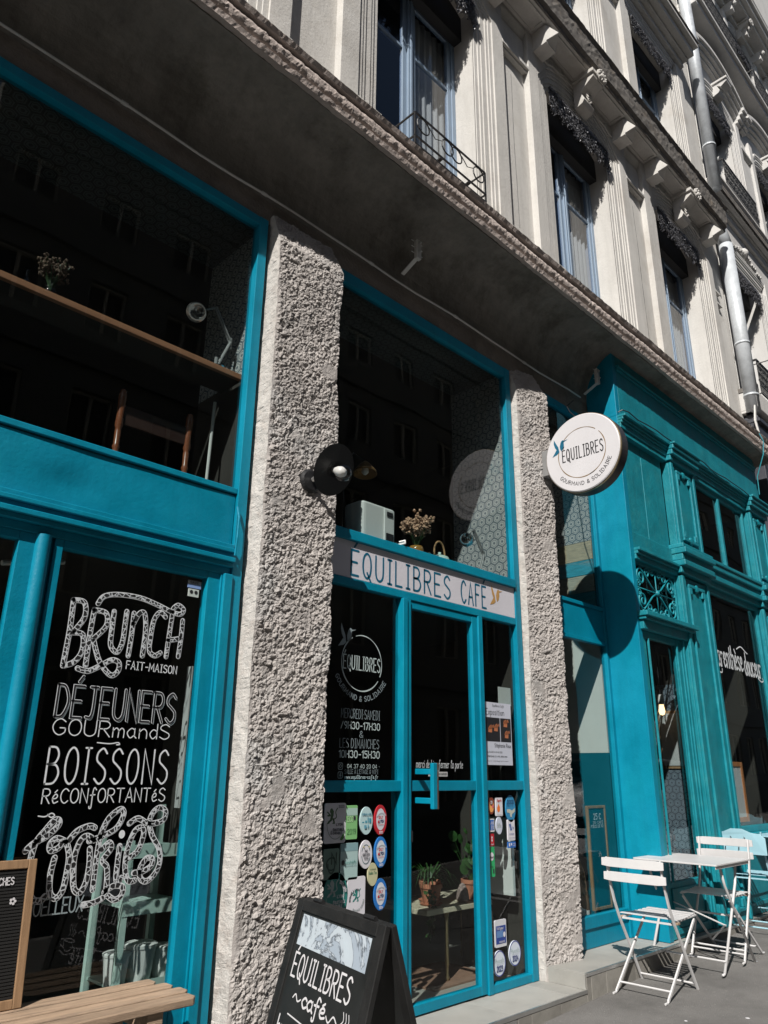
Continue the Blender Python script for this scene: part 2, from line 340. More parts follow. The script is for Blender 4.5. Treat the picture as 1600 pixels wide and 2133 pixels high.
# ---- stroke lettering -------------------------------------------------------
G = {
'A': '0,0 2.3,10 4.6,0|.8,3.4 3.8,3.4', 'B': '0,0 0,10|~0,10 2.6,9.8 3.7,7.8 2.6,5.6 0,5.3|~0,5.3 3.2,5 4.4,2.7 3,.3 0,0',
'C': '~4.4,8.3 2.6,10 .8,8.4 0,5 .8,1.6 2.6,0 4.4,1.6', 'D': '0,0 0,10|~0,10 2.8,9.4 4.5,5 2.8,.6 0,0', 'E': '4,10 0,10 0,0 4,0|0,5.2 3.2,5.2',
'F': '4,10 0,10 0,0|0,5.4 3,5.4', 'G': '~4.4,8.3 2.6,10 .8,8.4 0,5 .8,1.6 2.6,0 4.4,1.8 4.5,4.4|4.5,4.4 2.6,4.4', 'H': '0,0 0,10|4.2,0 4.2,10|0,5 4.2,5',
'I': '.2,10 2.4,10|1.3,10 1.3,0|.2,0 2.4,0', 'J': '1,10 4,10|~2.8,10 2.8,3 2,.4 .2,.4', 'K': '0,0 0,10|4.2,10 0,4.6|1,5.8 4.4,0', 'L': '0,10 0,0 3.8,0',
'M': '0,0 .4,10 2.8,3 5.2,10 5.6,0', 'N': '0,0 0,10 4.2,0 4.2,10', 'O': '~2.3,10 .6,8.5 0,5 .6,1.5 2.3,0 4,1.5 4.6,5 4,8.5 2.3,10',
'P': '0,0 0,10|~0,10 3,9.7 4.1,7.4 3,5 0,4.8', 'Q': '~2.3,10 .6,8.5 0,5 .6,1.5 2.3,0 4,1.5 4.6,5 4,8.5 2.3,10|2.4,2.2 4.8,-1.6',
'R': '0,0 0,10|~0,10 3,9.7 4.1,7.5 3,5.3 0,5|1.6,5 4.3,0', 'S': '~4,8.6 2.4,10 .5,8.7 .4,6.6 2.2,5.2 4,3.6 3.9,1.3 2.1,0 .1,1.4',
'T': '0,10 4.6,10|2.3,10 2.3,0', 'U': '~0,10 0,4 .5,1.2 2.2,0 3.9,1.2 4.4,4 4.4,10', 'V': '0,10 2.3,0 4.6,10', 'W': '0,10 1.4,0 3,8 4.6,0 6,10',
'X': '0,0 4.4,10|0,10 4.4,0', 'Y': '0,10 2.3,5 4.6,10|2.3,5 2.3,0', 'Z': '0,10 4.2,10 0,0 4.2,0',
'0': '~2,10 .4,8.5 0,5 .4,1.5 2,0 3.6,1.5 4,5 3.6,8.5 2,10', '1': '.2,8 1.8,10 1.8,0', '2': '~.2,8 1,9.8 3,9.8 3.8,7.6 2.4,4.4 0,0|0,0 4,0',
'3': '~.2,9 2,10 3.6,8 2.4,5.4 1.2,5.3|~1.2,5.3 3.2,5 4,2.6 2.6,.2 0,1', '4': '3,0 3,10 0,3 4,3', '5': '3.8,10 .6,10 .3,5.6|~.3,5.6 2.4,6 4,3.6 2.8,.4 0,.8',
'6': '~3.6,9.4 1.6,8.6 .2,4.6 .6,1 2.2,0 3.8,1.6 3.6,4.4 1.8,5.4 .3,3.8', '7': '0,10 4,10 1.4,0', '8': '~2,5.4 .4,7.6 2,10 3.6,7.6 2,5.4 .1,2.6 2,0 3.9,2.6 2,5.4', '9': '~3.8,6.4 2,4.6 .3,6.6 1,9.4 2.8,9.8 3.8,7.6 3.4,3 1.6,0',
'/': '0,0 3,10', '&': '~4.6,0 1.4,6 1.2,8.8 2.6,10 3.6,8 1.6,5.4 .1,2.4 1.6,0 3.4,.8 4.6,4', '-': '.4,4.6 3,4.6', '.': '.3,0 .3,.5', ':': '.4,1 .4,1.6|.4,6 .4,6.6', '@': '.9,4.4 .9,5.2', "'": '.3,10 .1,7.6', '~': '~0,4 1,5.5 2.4,4 3.4,5',
'h': '0,0 0,10|~0,4.2 1.8,6.2 3.2,4.4 3.2,0', 'c': '~3,5 1.6,6.2 .1,3.2 1.5,0 3.2,1.2', 'a': '~3,5.4 1.6,6.2 .1,3.2 1.4,0 3,1.8|3.1,6.2 3.1,1.2 3.9,0', 'f': '~3.6,9 2.4,10.6 1.6,8 1.5,0 1.4,-3.6 .4,-4 .2,-2.6|.2,5.2 3,5.6',
'e': '~.3,3 2.4,3.6 2.8,5.4 1.6,6.2 .2,3.4 1.2,.2 3.4,1.2', 'i': '.4,0 .4,6|.4,8 .4,8.6', 'r': '0,0 0,6|~0,4 1.2,6 2.6,5.6', 'u': '~0,6 .1,1.4 1.2,0 2.8,1.6|3,6 3,0', 'n': '0,0 0,6|~0,4 1.6,6.2 3,4.4 3.1,0', 's': '~2.6,5.4 1.2,6.1 .3,4.6 2.6,2 1.6,.1 0,.8', 'o': '~1.6,6 .1,3 1.6,0 3.1,3 1.6,6',
'p': '0,6 0,-4|~0,4 1.6,6.2 3,3.4 1.8,.1 0,1', 't': '1.2,9 1.2,.6 2.4,0|0,6.2 2.6,6.2', 'l': '~.2,4 1.8,9 1,10 .5,6 .6,1 1.8,0', 'd': '~3,5 1.4,6 .1,3 1.4,0 3,2|3.1,10 3.1,0', 'm': '0,0 0,6|~0,4 1.2,6 2.2,4.4 2.2,0|~2.2,4 3.4,6 4.4,4.4 4.4,0', 'b': '~0,10 0,1 1.4,0 3,3 1.6,6 0,4', 'x': '0,0 3,6|0,6 3,0', 'z': '0,6 3,6 0,0 3,0', 'g': '~3,5 1.4,6 .1,3 1.4,0 3,2|~3,6 3,-2 1.6,-4 .2,-3', 'q': '~3,5 1.4,6 .1,3 1.4,0 3,2|3,6 3,-4', 'v': '0,6 1.5,0 3,6', 'y': '0,6 1.5,0|~3,6 1.5,0 0,-4', 'k': '0,0 0,10|3,6 0,2.6|1,3.4 3,0', 'w': '0,6 1,0 2,5 3,0 4,6', 'j': '~1,6 1,-3 -.6,-3.6',
}
ACC = {'É': 'E', 'È': 'E', 'À': 'A', 'Ê': 'E', 'é': 'e', 'è': 'e', 'à': 'a'}
def crom(p, k=5):
    if len(p) < 3: return p
    cl = (p[0] == p[-1]); out = []; n = len(p)
    for i in range(n - 1):
        a = p[i - 1] if i > 0 else (p[-2] if cl else p[0]); b = p[i]; c = p[i + 1]; d = p[i + 2] if i + 2 < n else (p[1] if cl else p[-1])
        for j in range(k):
            q = j / k
            out.append(tuple(.5 * (2 * b[x] + (c[x] - a[x]) * q + (2 * a[x] - 5 * b[x] + 4 * c[x] - d[x]) * q * q + (3 * b[x] - a[x] - 3 * c[x] + d[x]) * q ** 3) for x in (0, 1)))
    out.append(p[-1]); return out
def glyph(ch):
    base = ACC.get(ch, ch)
    if base not in G: return [], 3.0
    res = []
    for s_ in G[base].split('|'):
        sm = s_[0] == '~' and len(s_) > 1 and s_[1:2] != ''
        pts = [tuple(float(q) for q in p.split(',')) for p in s_.lstrip('~').split()]
        res.append(crom(pts) if sm else pts)
    w = max(p[0] for q in res for p in q)
    if ch in 'ÉÀÈÊ': 
        cx = w / 2; up = 11.3
        res.append([(cx - .4, up), (cx + 1, up + 1.9)] if ch == 'É' else [(cx - 1, up + 1.9), (cx + .4, up)])
    if ch in 'éèà':
        res.append([(1.2, 7.4), (2.4, 9)] if ch == 'é' else [(1.0, 9), (2.2, 7.4)])
    return res, w
def text_strokes(s_, h, xs=1.0, gap=1.6, jit=0.0, shear=0.0):
    """strokes in metres, origin at the baseline's left end"""
    out = []; x = 0; k = h / 10
    rnd = random.Random(len(s_) * 7 + 3)
    for ch in s_:
        if ch == ' ': x += 3.2 * xs; continue
        g, w = glyph(ch); dy = rnd.uniform(-jit, jit) * 3; sc = 1 + rnd.uniform(-jit, jit)
        for st in g: out.append([((x + p[0] * xs + shear * p[1] / 10 * 2) * k, (p[1] * sc + dy) * k) for p in st])
        x += (w + gap) * xs
    return out, (x - gap * xs) * k
def fit(strokes, w0, x0, z0, w):
    s_ = w / w0; return [[(x0 + p[0] * s_, z0 + p[1]) for p in st] for st in strokes]
def ribbon(mb, st, w, P, n=None):
    """flat stroke of width w with round ends; P maps (u,v) to a 3D point"""
    pts = [Vector((p[0], p[1])) for p in st]
    q = [pts[0]]
    for p in pts[1:]:
        if (p - q[-1]).length > 1e-6: q.append(p)
    pts = q
    if len(pts) < 2: return
    L = []; Rr = []; N = len(pts)
    closed = (pts[0] - pts[-1]).length < 1e-5
    for i in range(N):
        a = pts[i - 1] if i else (pts[-2] if closed else None); b = pts[i + 1] if i < N - 1 else (pts[1] if closed else None)
        d1 = (pts[i] - a).normalized() if a else None; d2 = (b - pts[i]).normalized() if b else None
        if d1 is None: d1 = d2
        if d2 is None: d2 = d1
        n1 = Vector((-d1.y, d1.x)); n2 = Vector((-d2.y, d2.x)); mm = n1 + n2
        if mm.length < .3: mm = n1
        mm.normalize(); c = max(.45, mm.dot(n1)); L.append(pts[i] + mm * w / 2 / c); Rr.append(pts[i] - mm * w / 2 / c)
    vs = [P(p.x, p.y) for p in L] + [P(p.x, p.y) for p in Rr]
    mb.add(vs, [(i, N + i, N + i + 1, i + 1) for i in range(N - 1)])
    if not closed:
        for e, dv in ((pts[0], pts[0] - pts[1]), (pts[-1], pts[-1] - pts[-2])):
            a0 = math.atan2(dv.y, dv.x); k = 5
            ring = [P(e.x + math.cos(a0 + t) * w / 2, e.y + math.sin(a0 + t) * w / 2) for t in [(-.5 + j / k) * math.pi for j in range(k + 1)]]
            mb.add(ring, [tuple(range(k + 1))])
def YP(y): return lambda a, b: (a, y, b)
def write(name, s_, x0, z0, h, w, sw, P, m, parent, gap=1.6, jit=0.0, shear=0.0, label=None):
    st, w0 = text_strokes(s_, h, gap=gap, jit=jit, shear=shear); mb = MB()
    for q in fit(st, w0, x0, z0, w): ribbon(mb, q, sw, P)
    return mb.build(name, m, parent, label=label)
def arc_text(mb, s_, cx, cz, rad, a_mid, span, h, sw, P, bottom=True):
    """letters on a circle; bottom=True reads left to right along the lower arc"""
    n = len(s_); ws = [(glyph(c)[1] + 1.8 if c != ' ' else 3.4) for c in s_]; tot = sum(ws); acc = 0
    for c, w in zip(s_, ws):
        t = (acc + w / 2) / tot; acc += w
        ang = a_mid + (t - .5) * span if bottom else a_mid - (t - .5) * span
        if c == ' ': continue
        g, gw = glyph(c); k = h / 10; xs = (rad * span / tot) / k * .98
        rot = ang + math.pi / 2 if bottom else ang - math.pi / 2
        for st in g:
            pp = []
            for p in st:
                lx = (p[0] - gw / 2) * k * xs; ly = (p[1] - 5) * k
                ox = cx + rad * math.cos(ang) + lx * math.cos(rot) - ly * math.sin(rot)
                oz = cz + rad * math.sin(ang) + lx * math.sin(rot) + ly * math.cos(rot)
                pp.append((ox, oz))
            ribbon(mb, pp, sw, P)
def disc(mb, cx, cz, rx, rz, P, n=32):
    mb.add([P(cx + rx * math.cos(2 * math.pi * i / n), cz + rz * math.sin(2 * math.pi * i / n)) for i in range(n)], [tuple(range(n))])
def poly(mb, pts, P): mb.add([P(*p) for p in pts], [tuple(range(len(pts)))])
def rrect(x0, x1, z0, z1, r_=.01, k=4):
    out = []
    for cx, cz, a0 in ((x1 - r_, z0 + r_, -90), (x1 - r_, z1 - r_, 0), (x0 + r_, z1 - r_, 90), (x0 + r_, z0 + r_, 180)):
        for j in range(k + 1):
            a = R_(a0 + 90 * j / k); out.append((cx + r_ * math.cos(a), cz + r_ * math.sin(a)))
    return out
BIRD = [[(.16, 1), (.30, .70), (.40, .50), (.44, .30), (.30, .36), (.20, .52), (.14, .75)],
        [(1.02, .80), (.78, .78), (.70, .84), (.62, .80), (.56, .70), (.50, .50), (.52, .34), (.58, .22), (.70, .34), (.76, .52), (.76, .70)],
        [(.0, .0), (.16, .20), (.28, .36), (.44, .30), (.46, .20), (.30, .08), (.14, .04)]]
def bird(mb, x0, z0, s_, P, flip=False):
    for pl in BIRD: poly(mb, [(x0 + (1 - p[0] if flip else p[0]) * s_, z0 + p[1] * s_) for p in pl], P)
def brush_ring(mb, cx, cz, r_, P, a0=0, a1=360, w=.008, n=60):
    pts = []; 
    for i in range(n + 1):
        a = R_(a0 + (a1 - a0) * i / n); pts.append((cx + r_ * math.cos(a), cz + r_ * math.sin(a)))
    for i in range(n):
        ww = w * (.55 + .45 * math.sin(i / n * math.pi * 2.7 + 1) ** 2)
        ribbon_seg(mb, pts[i], pts[i + 1], ww, P, (cx, cz))
def ribbon_seg(mb, a, b, w, P, c):
    def off(p, d):
        v = Vector((p[0] - c[0], p[1] - c[1])).normalized(); return P(p[0] + v.x * d, p[1] + v.y * d)
    mb.add([off(a, -w / 2), off(a, w / 2), off(b, w / 2), off(b, -w / 2)], [(0, 1, 2, 3)])
# ================================================================== GROUND
def structure(o): o['kind'] = 'structure'; return o
def sloped(x0, x1, y0, y1, dz, name, m, thick=.3):
    mb = MB(); mb.add([(x0, y0, gz(x0) + dz - thick), (x1, y0, gz(x1) + dz - thick), (x1, y1, gz(x1) + dz - thick), (x0, y1, gz(x0) + dz - thick),
                       (x0, y0, gz(x0) + dz), (x1, y0, gz(x1) + dz), (x1, y1, gz(x1) + dz), (x0, y1, gz(x0) + dz)],
                      [(0, 3, 2, 1), (4, 5, 6, 7), (0, 1, 5, 4), (1, 2, 6, 5), (2, 3, 7, 6), (3, 0, 4, 7)])
    return structure(mb.build(name, m))
sloped(-60, 90, -4.3, 0.6, 0, 'pavement', 'asphalt')
sloped(-60, 90, -4.42, -4.3, .004, 'kerb', 'kerb')
sloped(-60, 90, -10.2, -4.42, -.12, 'road', 'road')
sloped(-60, 90, -13.0, -10.2, 0, 'opposite_pavement', 'asphalt')
sloped(-60, 90, -60, -24, -.2, 'ground', 'asphalt')

# tiled steps in front of the doors
YF = -.385
def steps(name, x0, x1, z, zb, joints, rj):
    mb = MB(); mb.box(x0, x1, YF + .012, 0.03, zb - .3, z - .012)
    root = structure(mb.build(name, 'grout'))
    for a, b in zip(joints[:-1], joints[1:]):      # tread tiles, two rows
        for c, d in ((YF + .010, -.002),):
            t = MB(); j = random.uniform(-.0012, .0012)
            t.box(a + .002, b - .002, c, d, z - .012, z + j); t.build('tile', 'tile', root, .0015)
    for a, b in zip(rj[:-1], rj[1:]):
        t = MB(); t.box(a + .002, b - .002, YF + random.uniform(-.002, .0015), YF + .0118, gz(a) - .05, z - .022); t.build('riser_tile', 'tile_side', root, .001)
    e = MB(); e.box(x0, x1, YF - .004, YF + .0095, z - .020, z + .003); e.build('edge_trim', 'alu', root, .001)
    return root
s1 = steps('tiled_step', 2.32, 5.07, .065, -.1, [2.32, 3.0, 3.62, 4.25, 4.87, 5.07], [2.32, 2.62, 2.95, 3.28, 3.6, 4.28, 4.42, 4.75, 5.07])
g = MB()                                             # ventilation grille in the riser
g.box(3.62, 4.26, YF - .006, YF + .011, -.07, .040)
gr = g.build('vent_grille', 'alu', s1, .001)
h = MB()
for i in range(11):
    for k in range(3): h.box(3.66 + i * .053, 3.70 + i * .053, YF - .0075, YF - .0055, -.045 + k * .028 + .002, -.045 + k * .028 + .014)
h.build('vent_slot', 'ink', gr)
s2 = steps('tiled_step', 5.072, 11.0, .16, -.05, [5.072, 5.68, 6.3, 6.92, 7.54, 8.16, 8.78, 9.4, 10.02, 10.64, 11.0], [5.072, 5.13, 5.33, 5.53, 5.75, 5.95, 6.16, 6.37, 6.58, 6.8, 7.0, 7.25, 7.5, 7.8, 8.1, 8.5, 9.0, 9.6, 10.3, 11.0])
t = MB(); t.box(5.058, 5.0715, YF + .003, -.002, .066, .158); t.build('riser_tile', 'tile', s2, .001)
# interior floor
fl = MB(); fl.box(-6, 6.42, .031, 6, -.4, .055); structure(fl.build('floor', 'interior_floor'))

# ================================================================== CAFE BUILDING
B = thing('cafe_building', 'tall old limestone building with the turquoise cafe shopfronts at street level', 'building')
# -- interior shell
mb = MB(); mb.box(-6, 11, 5.9, 6, -.4, 5.0); mb.box(-6.1, -6, .66, 6, -.4, 5.0); mb.box(-6, 11, .03, 6, 4.99, 5.0)
mb.box(6.44, 6.47, .9, 5.9, -.4, 4.95); mb.box(11, 11.08, -.1, 6, -.4, 5.9); mb.box(6.44, 11, -.2, 5.9, -.3, .15)
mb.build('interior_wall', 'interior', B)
# reveals: soffit paper, jambs with honeycomb wallpaper
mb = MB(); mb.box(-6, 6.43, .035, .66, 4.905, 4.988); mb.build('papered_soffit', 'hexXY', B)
def jamb(x, zsplit, x1):
    mb = MB(); mb.box(x, x + .02, .032, .66, zsplit, 4.904); mb.build('papered_jamb', 'hexYZ', B)
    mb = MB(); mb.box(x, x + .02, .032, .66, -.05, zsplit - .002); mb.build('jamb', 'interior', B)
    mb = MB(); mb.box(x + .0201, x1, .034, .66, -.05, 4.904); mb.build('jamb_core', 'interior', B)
jamb(2.325, 3.80, 2.93); jamb(5.035, 2.97, 5.44)
mb = MB(); mb.box(-6, 6.42, .66, 3.6, 2.80, 2.90); mb.build('mezzanine_floor', 'interior', B)
mb = MB(); mb.box(-6, 5.0, .02, .66, 2.80, 2.915); mb.build('window_shelf', 'interior', B)
# window 3 inner wall: paper, coloured reclaimed planks, white and turquoise paint
mb = MB(); mb.box(6.405, 6.425, .05, 1.3, 3.62, 4.90); mb.build('papered_wall', 'hexYZ', B)
cols = [('plank_sand', (.36, .30, .2)), ('plank_blue', (.02, .24, .33)), ('plank_grey', (.33, .31, .24)), ('plank_teal', (.05, .26, .30)), ('plank_pale', (.36, .40, .33)), ('plank_rust', (.36, .15, .07)), ('plank_cream', (.4, .33, .22)), ('plank_blue2', (.04, .2, .28))]
for n, c in cols: M[n] = mat(n, c, .7, .3, 8, .002, 50, stretch=(9, 1.2, 9), col2=(.25, .2, .14), c2=.7)
z = 3.615
for i in range(5):
    hh = [.19, .15, .17, .14, .12][i]; mb = MB(); mb.box(6.402 - .004 * (i % 2), 6.425, .05, 1.3, z - hh + .004, z); mb.build('plank', cols[i % len(cols)][0], B, .002); z -= hh
mb = MB(); mb.box(6.405, 6.425, .05, 1.3, 1.62, z); mb.build('painted_wall', 'white_wall', B)
mb = MB(); mb.box(6.405, 6.425, .05, 1.3, .05, 1.618); mb.build('painted_wall', 'turq_dark', B)

# -- stone pillars: chipped front face, dressed bright edge
def hsh(v): return noise.cell_vector(v * 3.17 + Vector((11.3, 4.7, 8.9)))
def chip(p, s_, k):
    d, pts = noise.voronoi(p / s_); c = pts[0]; g_ = (noise.noise_vector(c * 5.3)) * 1.8; q = (p / s_ - c)
    return (q.dot(g_) + abs(noise.noise(c * 9.1)) * .9) * s_ * k
def rockh(p):
    h = chip(p, .048, .19) + chip(p + Vector((3, 1, 2)), .019, .50) + noise.fractal(p * 45, .8, 2.1, 3) * .0028
    h += noise.noise(p * 3.1) * .008
    sm = max(0, min(1, (noise.noise(p * Vector((4.5, 4.5, 6)) + Vector((7, 7, 7))) - .42) * 7))   # patches of mortar, smoother
    return h * (1 - sm * .8) + .004 * sm
def pillar(x0, x1, yl, yr, z0, z1, step):
    W = x1 - x0; segs = []       # path in plan: left side, front, right side
    nl = 7
    for i in range(nl + 1): segs.append((x0, .03 + (yl - .03) * i / nl, 'l'))
    nf = int(W / step)
    for i in range(1, nf + 1): segs.append((x0 + W * i / nf, yl + (yr - yl) * i / nf, 'f'))
    nr = int((.03 - yr) / step)
    for i in range(1, nr + 1): segs.append((x1, yr + (.03 - yr) * i / nr, 'r'))
    nz = int((z1 - z0) / step); v = []; n = len(segs)
    for j in range(nz + 1):
        z_ = z0 + (z1 - z0) * j / nz
        wob = noise.noise(Vector((x0, 0, z_ * 1.3))) * .012 + noise.noise(Vector((x0, 5, z_ * 7))) * .006
        wr = noise.noise(Vector((x1, 3, z_ * 1.1))) * .035 + noise.noise(Vector((x1, 3, z_ * 4))) * .018
        top = max(0, (z_ - (z1 - .25)) / .25)
        for i, (x_, y_, k) in enumerate(segs):
            p = Vector((x_, y_, z_))
            if k == 'l':
                fr = i / nl
                px, py = x_ + noise.noise(p * 14) * .004 + chip(p, .035, .09), y_ + wob * fr
                py += top * .10 * fr
            elif k == 'f':
                fr = (x_ - x0) / W; e = min(1, (x_ - x0) / .02)
                h_ = rockh(p) * e; px, py = x_ + wr * fr - top * .05 * fr, y_ - h_ + wob * (1 - fr) + top * .10
            else:
                h_ = rockh(p); px, py = x_ + h_ + wr - top * .05, y_ + top * .1 * (.03 - y_) / .2
            v.append((px, py, z_))
    fs = []; mi = []
    for j in range(nz):
        for i in range(n - 1):
            fs.append((j * n + i, j * n + i + 1, (j + 1) * n + i + 1, (j + 1) * n + i)); mi.append(1 if segs[i + 1][2] == 'l' else 0)
    fs.append(tuple(nz * n + i for i in range(n))); mi.append(0)
    me = bpy.data.meshes.new('stone_pillar'); me.from_pydata(v, [], fs)
    me.materials.append(M['pillar']); me.materials.append(M['dressed']); me.polygons.foreach_set('material_index', mi); me.update()
    return link('stone_pillar', me, None, B)
pillar(2.342, 2.865, -.155, -.17, -.16, 4.97, .0058)
pillar(5.045, 5.43, -.085, -.15, .05, 4.99, .0058)
for (a, b) in ((2.311, 2.35), (5.031, 5.05)):
    mb = MB()
    n_ = 80; 
    for i in range(n_):
        z0 = -.1 + i * 5.0 / n_; w = (b - a) * (.55 + .45 * random.random()); mb.box(a, a + w, .0 - random.uniform(0, .006), .034, z0, z0 + 5.0 / n_)
    mb.build('mortar_joint', 'mortar', B)
mb = MB(); mb.box(5.43, 5.46, -.0, .034, .16, 4.9); mb.build('mortar_joint', 'mortar', B)

# -- lintel, coved soffit, first cornice
def rough_extrude(prof, x0, x1, step, amp, sc, name, m, sag=0.0, caps=True, wavy=0.0):
    """profile (y,z) swept along x with noise relief; closed ends"""
    P = []
    for (a, b) in zip(prof[:-1], prof[1:]):
        L_ = math.hypot(b[0] - a[0], b[1] - a[1]); k = max(1, int(L_ / step))
        for i in range(k): P.append((a[0] + (b[0] - a[0]) * i / k, a[1] + (b[1] - a[1]) * i / k))
    P.append(prof[-1]); n = len(P); nx = max(1, int((x1 - x0) / step)); v = []
    nrm = []
    for i in range(n):
        a = P[max(i - 1, 0)]; b = P[min(i + 1, n - 1)]; d = Vector((b[0] - a[0], b[1] - a[1])); d = d.normalized() if d.length > 0 else Vector((1, 0)); nrm.append((-d.y, d.x))
    for j in range(nx + 1):
        x_ = x0 + (x1 - x0) * j / nx; w1 = wavy * (noise.noise(Vector((x_ * 1.1, 2, 0))) + .5 * noise.noise(Vector((x_ * 3.7, 4, 0))))
        for i in range(n):
            p = Vector((x_, P[i][0], P[i][1])); h_ = noise.fractal(p * sc, .7, 2.2, 4) * amp
            v.append((x_, P[i][0] - nrm[i][0] * h_ , P[i][1] - nrm[i][1] * h_ + w1))
    fs = [(j * n + i, (j + 1) * n + i, (j + 1) * n + i + 1, j * n + i + 1) for j in range(nx) for i in range(n - 1)]
    fs.append(tuple(range(n))); fs.append(tuple(nx * n + i for i in range(n - 1, -1, -1)))
    me = bpy.data.meshes.new(name); me.from_pydata(v, [], fs); me.update()
    return link(name, me, m, B)
XE = 10.62
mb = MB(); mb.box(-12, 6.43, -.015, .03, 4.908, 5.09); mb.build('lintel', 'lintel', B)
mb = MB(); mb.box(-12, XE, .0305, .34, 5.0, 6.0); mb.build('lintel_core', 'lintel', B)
cove = [(.0, 5.06)] + [(-.02 - .46 * (1 - math.cos(a)) , 5.13 + .47 * math.sin(a)) for a in [R_(q) for q in range(0, 91, 9)]] + [(-.50, 5.605)]
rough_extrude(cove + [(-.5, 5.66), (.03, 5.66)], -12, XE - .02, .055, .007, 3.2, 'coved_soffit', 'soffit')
# cornice: lower lip, rough torus, upper ledge
lip = [(-.44, 5.612), (-.535, 5.615), (-.545, 5.655), (-.50, 5.668)]
rough_extrude(lip, -3, XE, .016, .006, 24, 'cornice_lip', 'rough_stone', wavy=.012)
tor = [(-.50, 5.665)] + [(-.50 - .045 * math.sin(a) - .01, 5.725 - .06 * math.cos(a)) for a in [R_(q) for q in range(10, 171, 16)]] + [(-.50, 5.79)]
rough_extrude(tor, -3, XE - .03, .013, .007, 20, 'cornice_torus', 'rough_stone', wavy=.010)
led = [(-.49, 5.792), (-.56, 5.80), (-.575, 5.835), (-.30, 5.90), (-.10, 5.97)]
rough_extrude(led, -3, XE, .020, .006, 12, 'cornice_ledge', 'rough_stone', wavy=.012)
mb = MB(); mb.prism_x([(.03, 5.661), (.03, 5.96), (-.12, 5.955), (-.49, 5.86), (-.49, 5.661)], -12, XE - .001); mb.build('cornice_core', 'rough_stone', B)
mb = MB(); mb.box(XE - .03, XE + .012, -.57, -.44, 5.60, 5.85); mb.box(XE - .002, XE + .03, -.52, .0, 5.58, 5.86); mb.build('cornice_end_block', 'rough_stone', B, .006)

# -- windows of the upper floors -------------------------------------------
def leafband(w, h, seed, n=3000):
    """cast-iron leaf lace: ragged band hanging below z=0, width w"""
    rnd = random.Random(seed); mb = MB()
    for i in range(n):
        x = rnd.uniform(-w / 2, w / 2); ed = h * (.74 + .10 * math.sin(x * 24 + seed) + .09 * math.sin(x * 71)); z = -ed * rnd.random()
        y = rnd.uniform(-.02, .015); L_ = rnd.uniform(.022, .045); wd = L_ * rnd.uniform(.4, .65); a = rnd.uniform(-2.6, -.5)
        d = Vector((math.cos(a), rnd.uniform(-.5, .5), math.sin(a))).normalized(); s_ = d.cross(Vector((rnd.uniform(-.4, .4), -1, rnd.uniform(-.4, .4)))).normalized()
        c = Vector((x, y, z)); k = Vector((0, -.006, 0))
        mb.add([c, c + d * L_ * .5 + s_ * wd / 2 + k, c + d * L_, c + d * L_ * .5 - s_ * wd / 2 + k], [(0, 1, 2), (0, 2, 3)])
    return mb
LB = {}
def valance(parent, cx, y, z, w, h, zarc=0.0, bar=True):
    key = (round(w, 2), round(h, 2))
    if key not in LB:
        mb = leafband(w, h, int(w * 100) % 17 + 3)
        mb.box(-w / 2, w / 2, -.012, .012, -.03, .005)
        for i in range(int(w / .045)):
            x = -w / 2 + .02 + i * .045; mb.lathe([(.002, 0), (.007, .012), (.002, .026)], (x, -.005, .004), n=5)
        mb.box(-w / 2, w / 2, .004, .010, -h * .55, -.028)
        me = bpy.data.meshes.new('valance'); me.from_pydata(mb.v, [], mb.f); me.update(); me.materials.append(M['iron_leaf']); LB[key] = me
    o = bpy.data.objects.new('valance', LB[key]); COL.objects.link(o); o.location = (cx, y, z); o.parent = parent
    return o
def casement(parent, cx, w, z0, z1, yf, detail=True, blue='winblue', ztr=None):
    """double casement with transom bars; frame face at y=yf"""
    x0, x1 = cx - w / 2, cx + w / 2; mb = MB()
    mb.frame(x0, x1, z0, z1, .055, yf, yf + .07)
    mb.box(cx - .035, cx + .035, yf - .012, yf + .06, z0 + .055, z1 - .055)
    mb.box(cx - .012, cx + .012, yf - .024, yf - .012, z0 + .055, z1 - .055)
    win = mb.build('window', blue, parent, .004 if detail else 0)
    for s_ in (-1, 1):
        a, b = (x0 + .057, cx - .037) if s_ < 0 else (cx + .037, x1 - .057)
        q = MB(); q.frame(a, b, z0 + .057, z1 - .057, .05, yf + .012, yf + .055, wt=.06, wb=.09)
        zt = ztr or (z0 + (z1 - z0) * .70); q.box(a + .05, b - .05, yf + .016, yf + .05, zt, zt + .035)
        q.build('sash', blue, win, .003 if detail else 0)
        for (c, d) in ((z0 + .14, zt), (zt + .035, z1 - .115)):
            g_ = MB(); g_.box(a + .046, b - .046, yf + .030, yf + .034, c, d); g_.build('pane', 'glass_up', win)
    return win
def arc_pts(cx, hw, zs, rise, n=14, dr=0.0):
    Rr = (hw * hw + rise * rise) / (2 * rise); zc = zs + rise - Rr; a = math.asin(hw / Rr); Rr += dr
    return [(cx + Rr * math.sin(-a + 2 * a * i / n), zc + Rr * math.cos(-a + 2 * a * i / n)) for i in range(n + 1)]
def spiral(mb, cx, cz, y, s_, d, rad=.007):
    pts = []
    for i in range(22):
        a = i / 21 * 4.2 * math.pi / 1.6; rr = s_ * (1 - i / 23); pts.append((cx + d * rr * math.cos(a), y, cz + rr * math.sin(a)))
    mb.tube(pts, rad, 5)
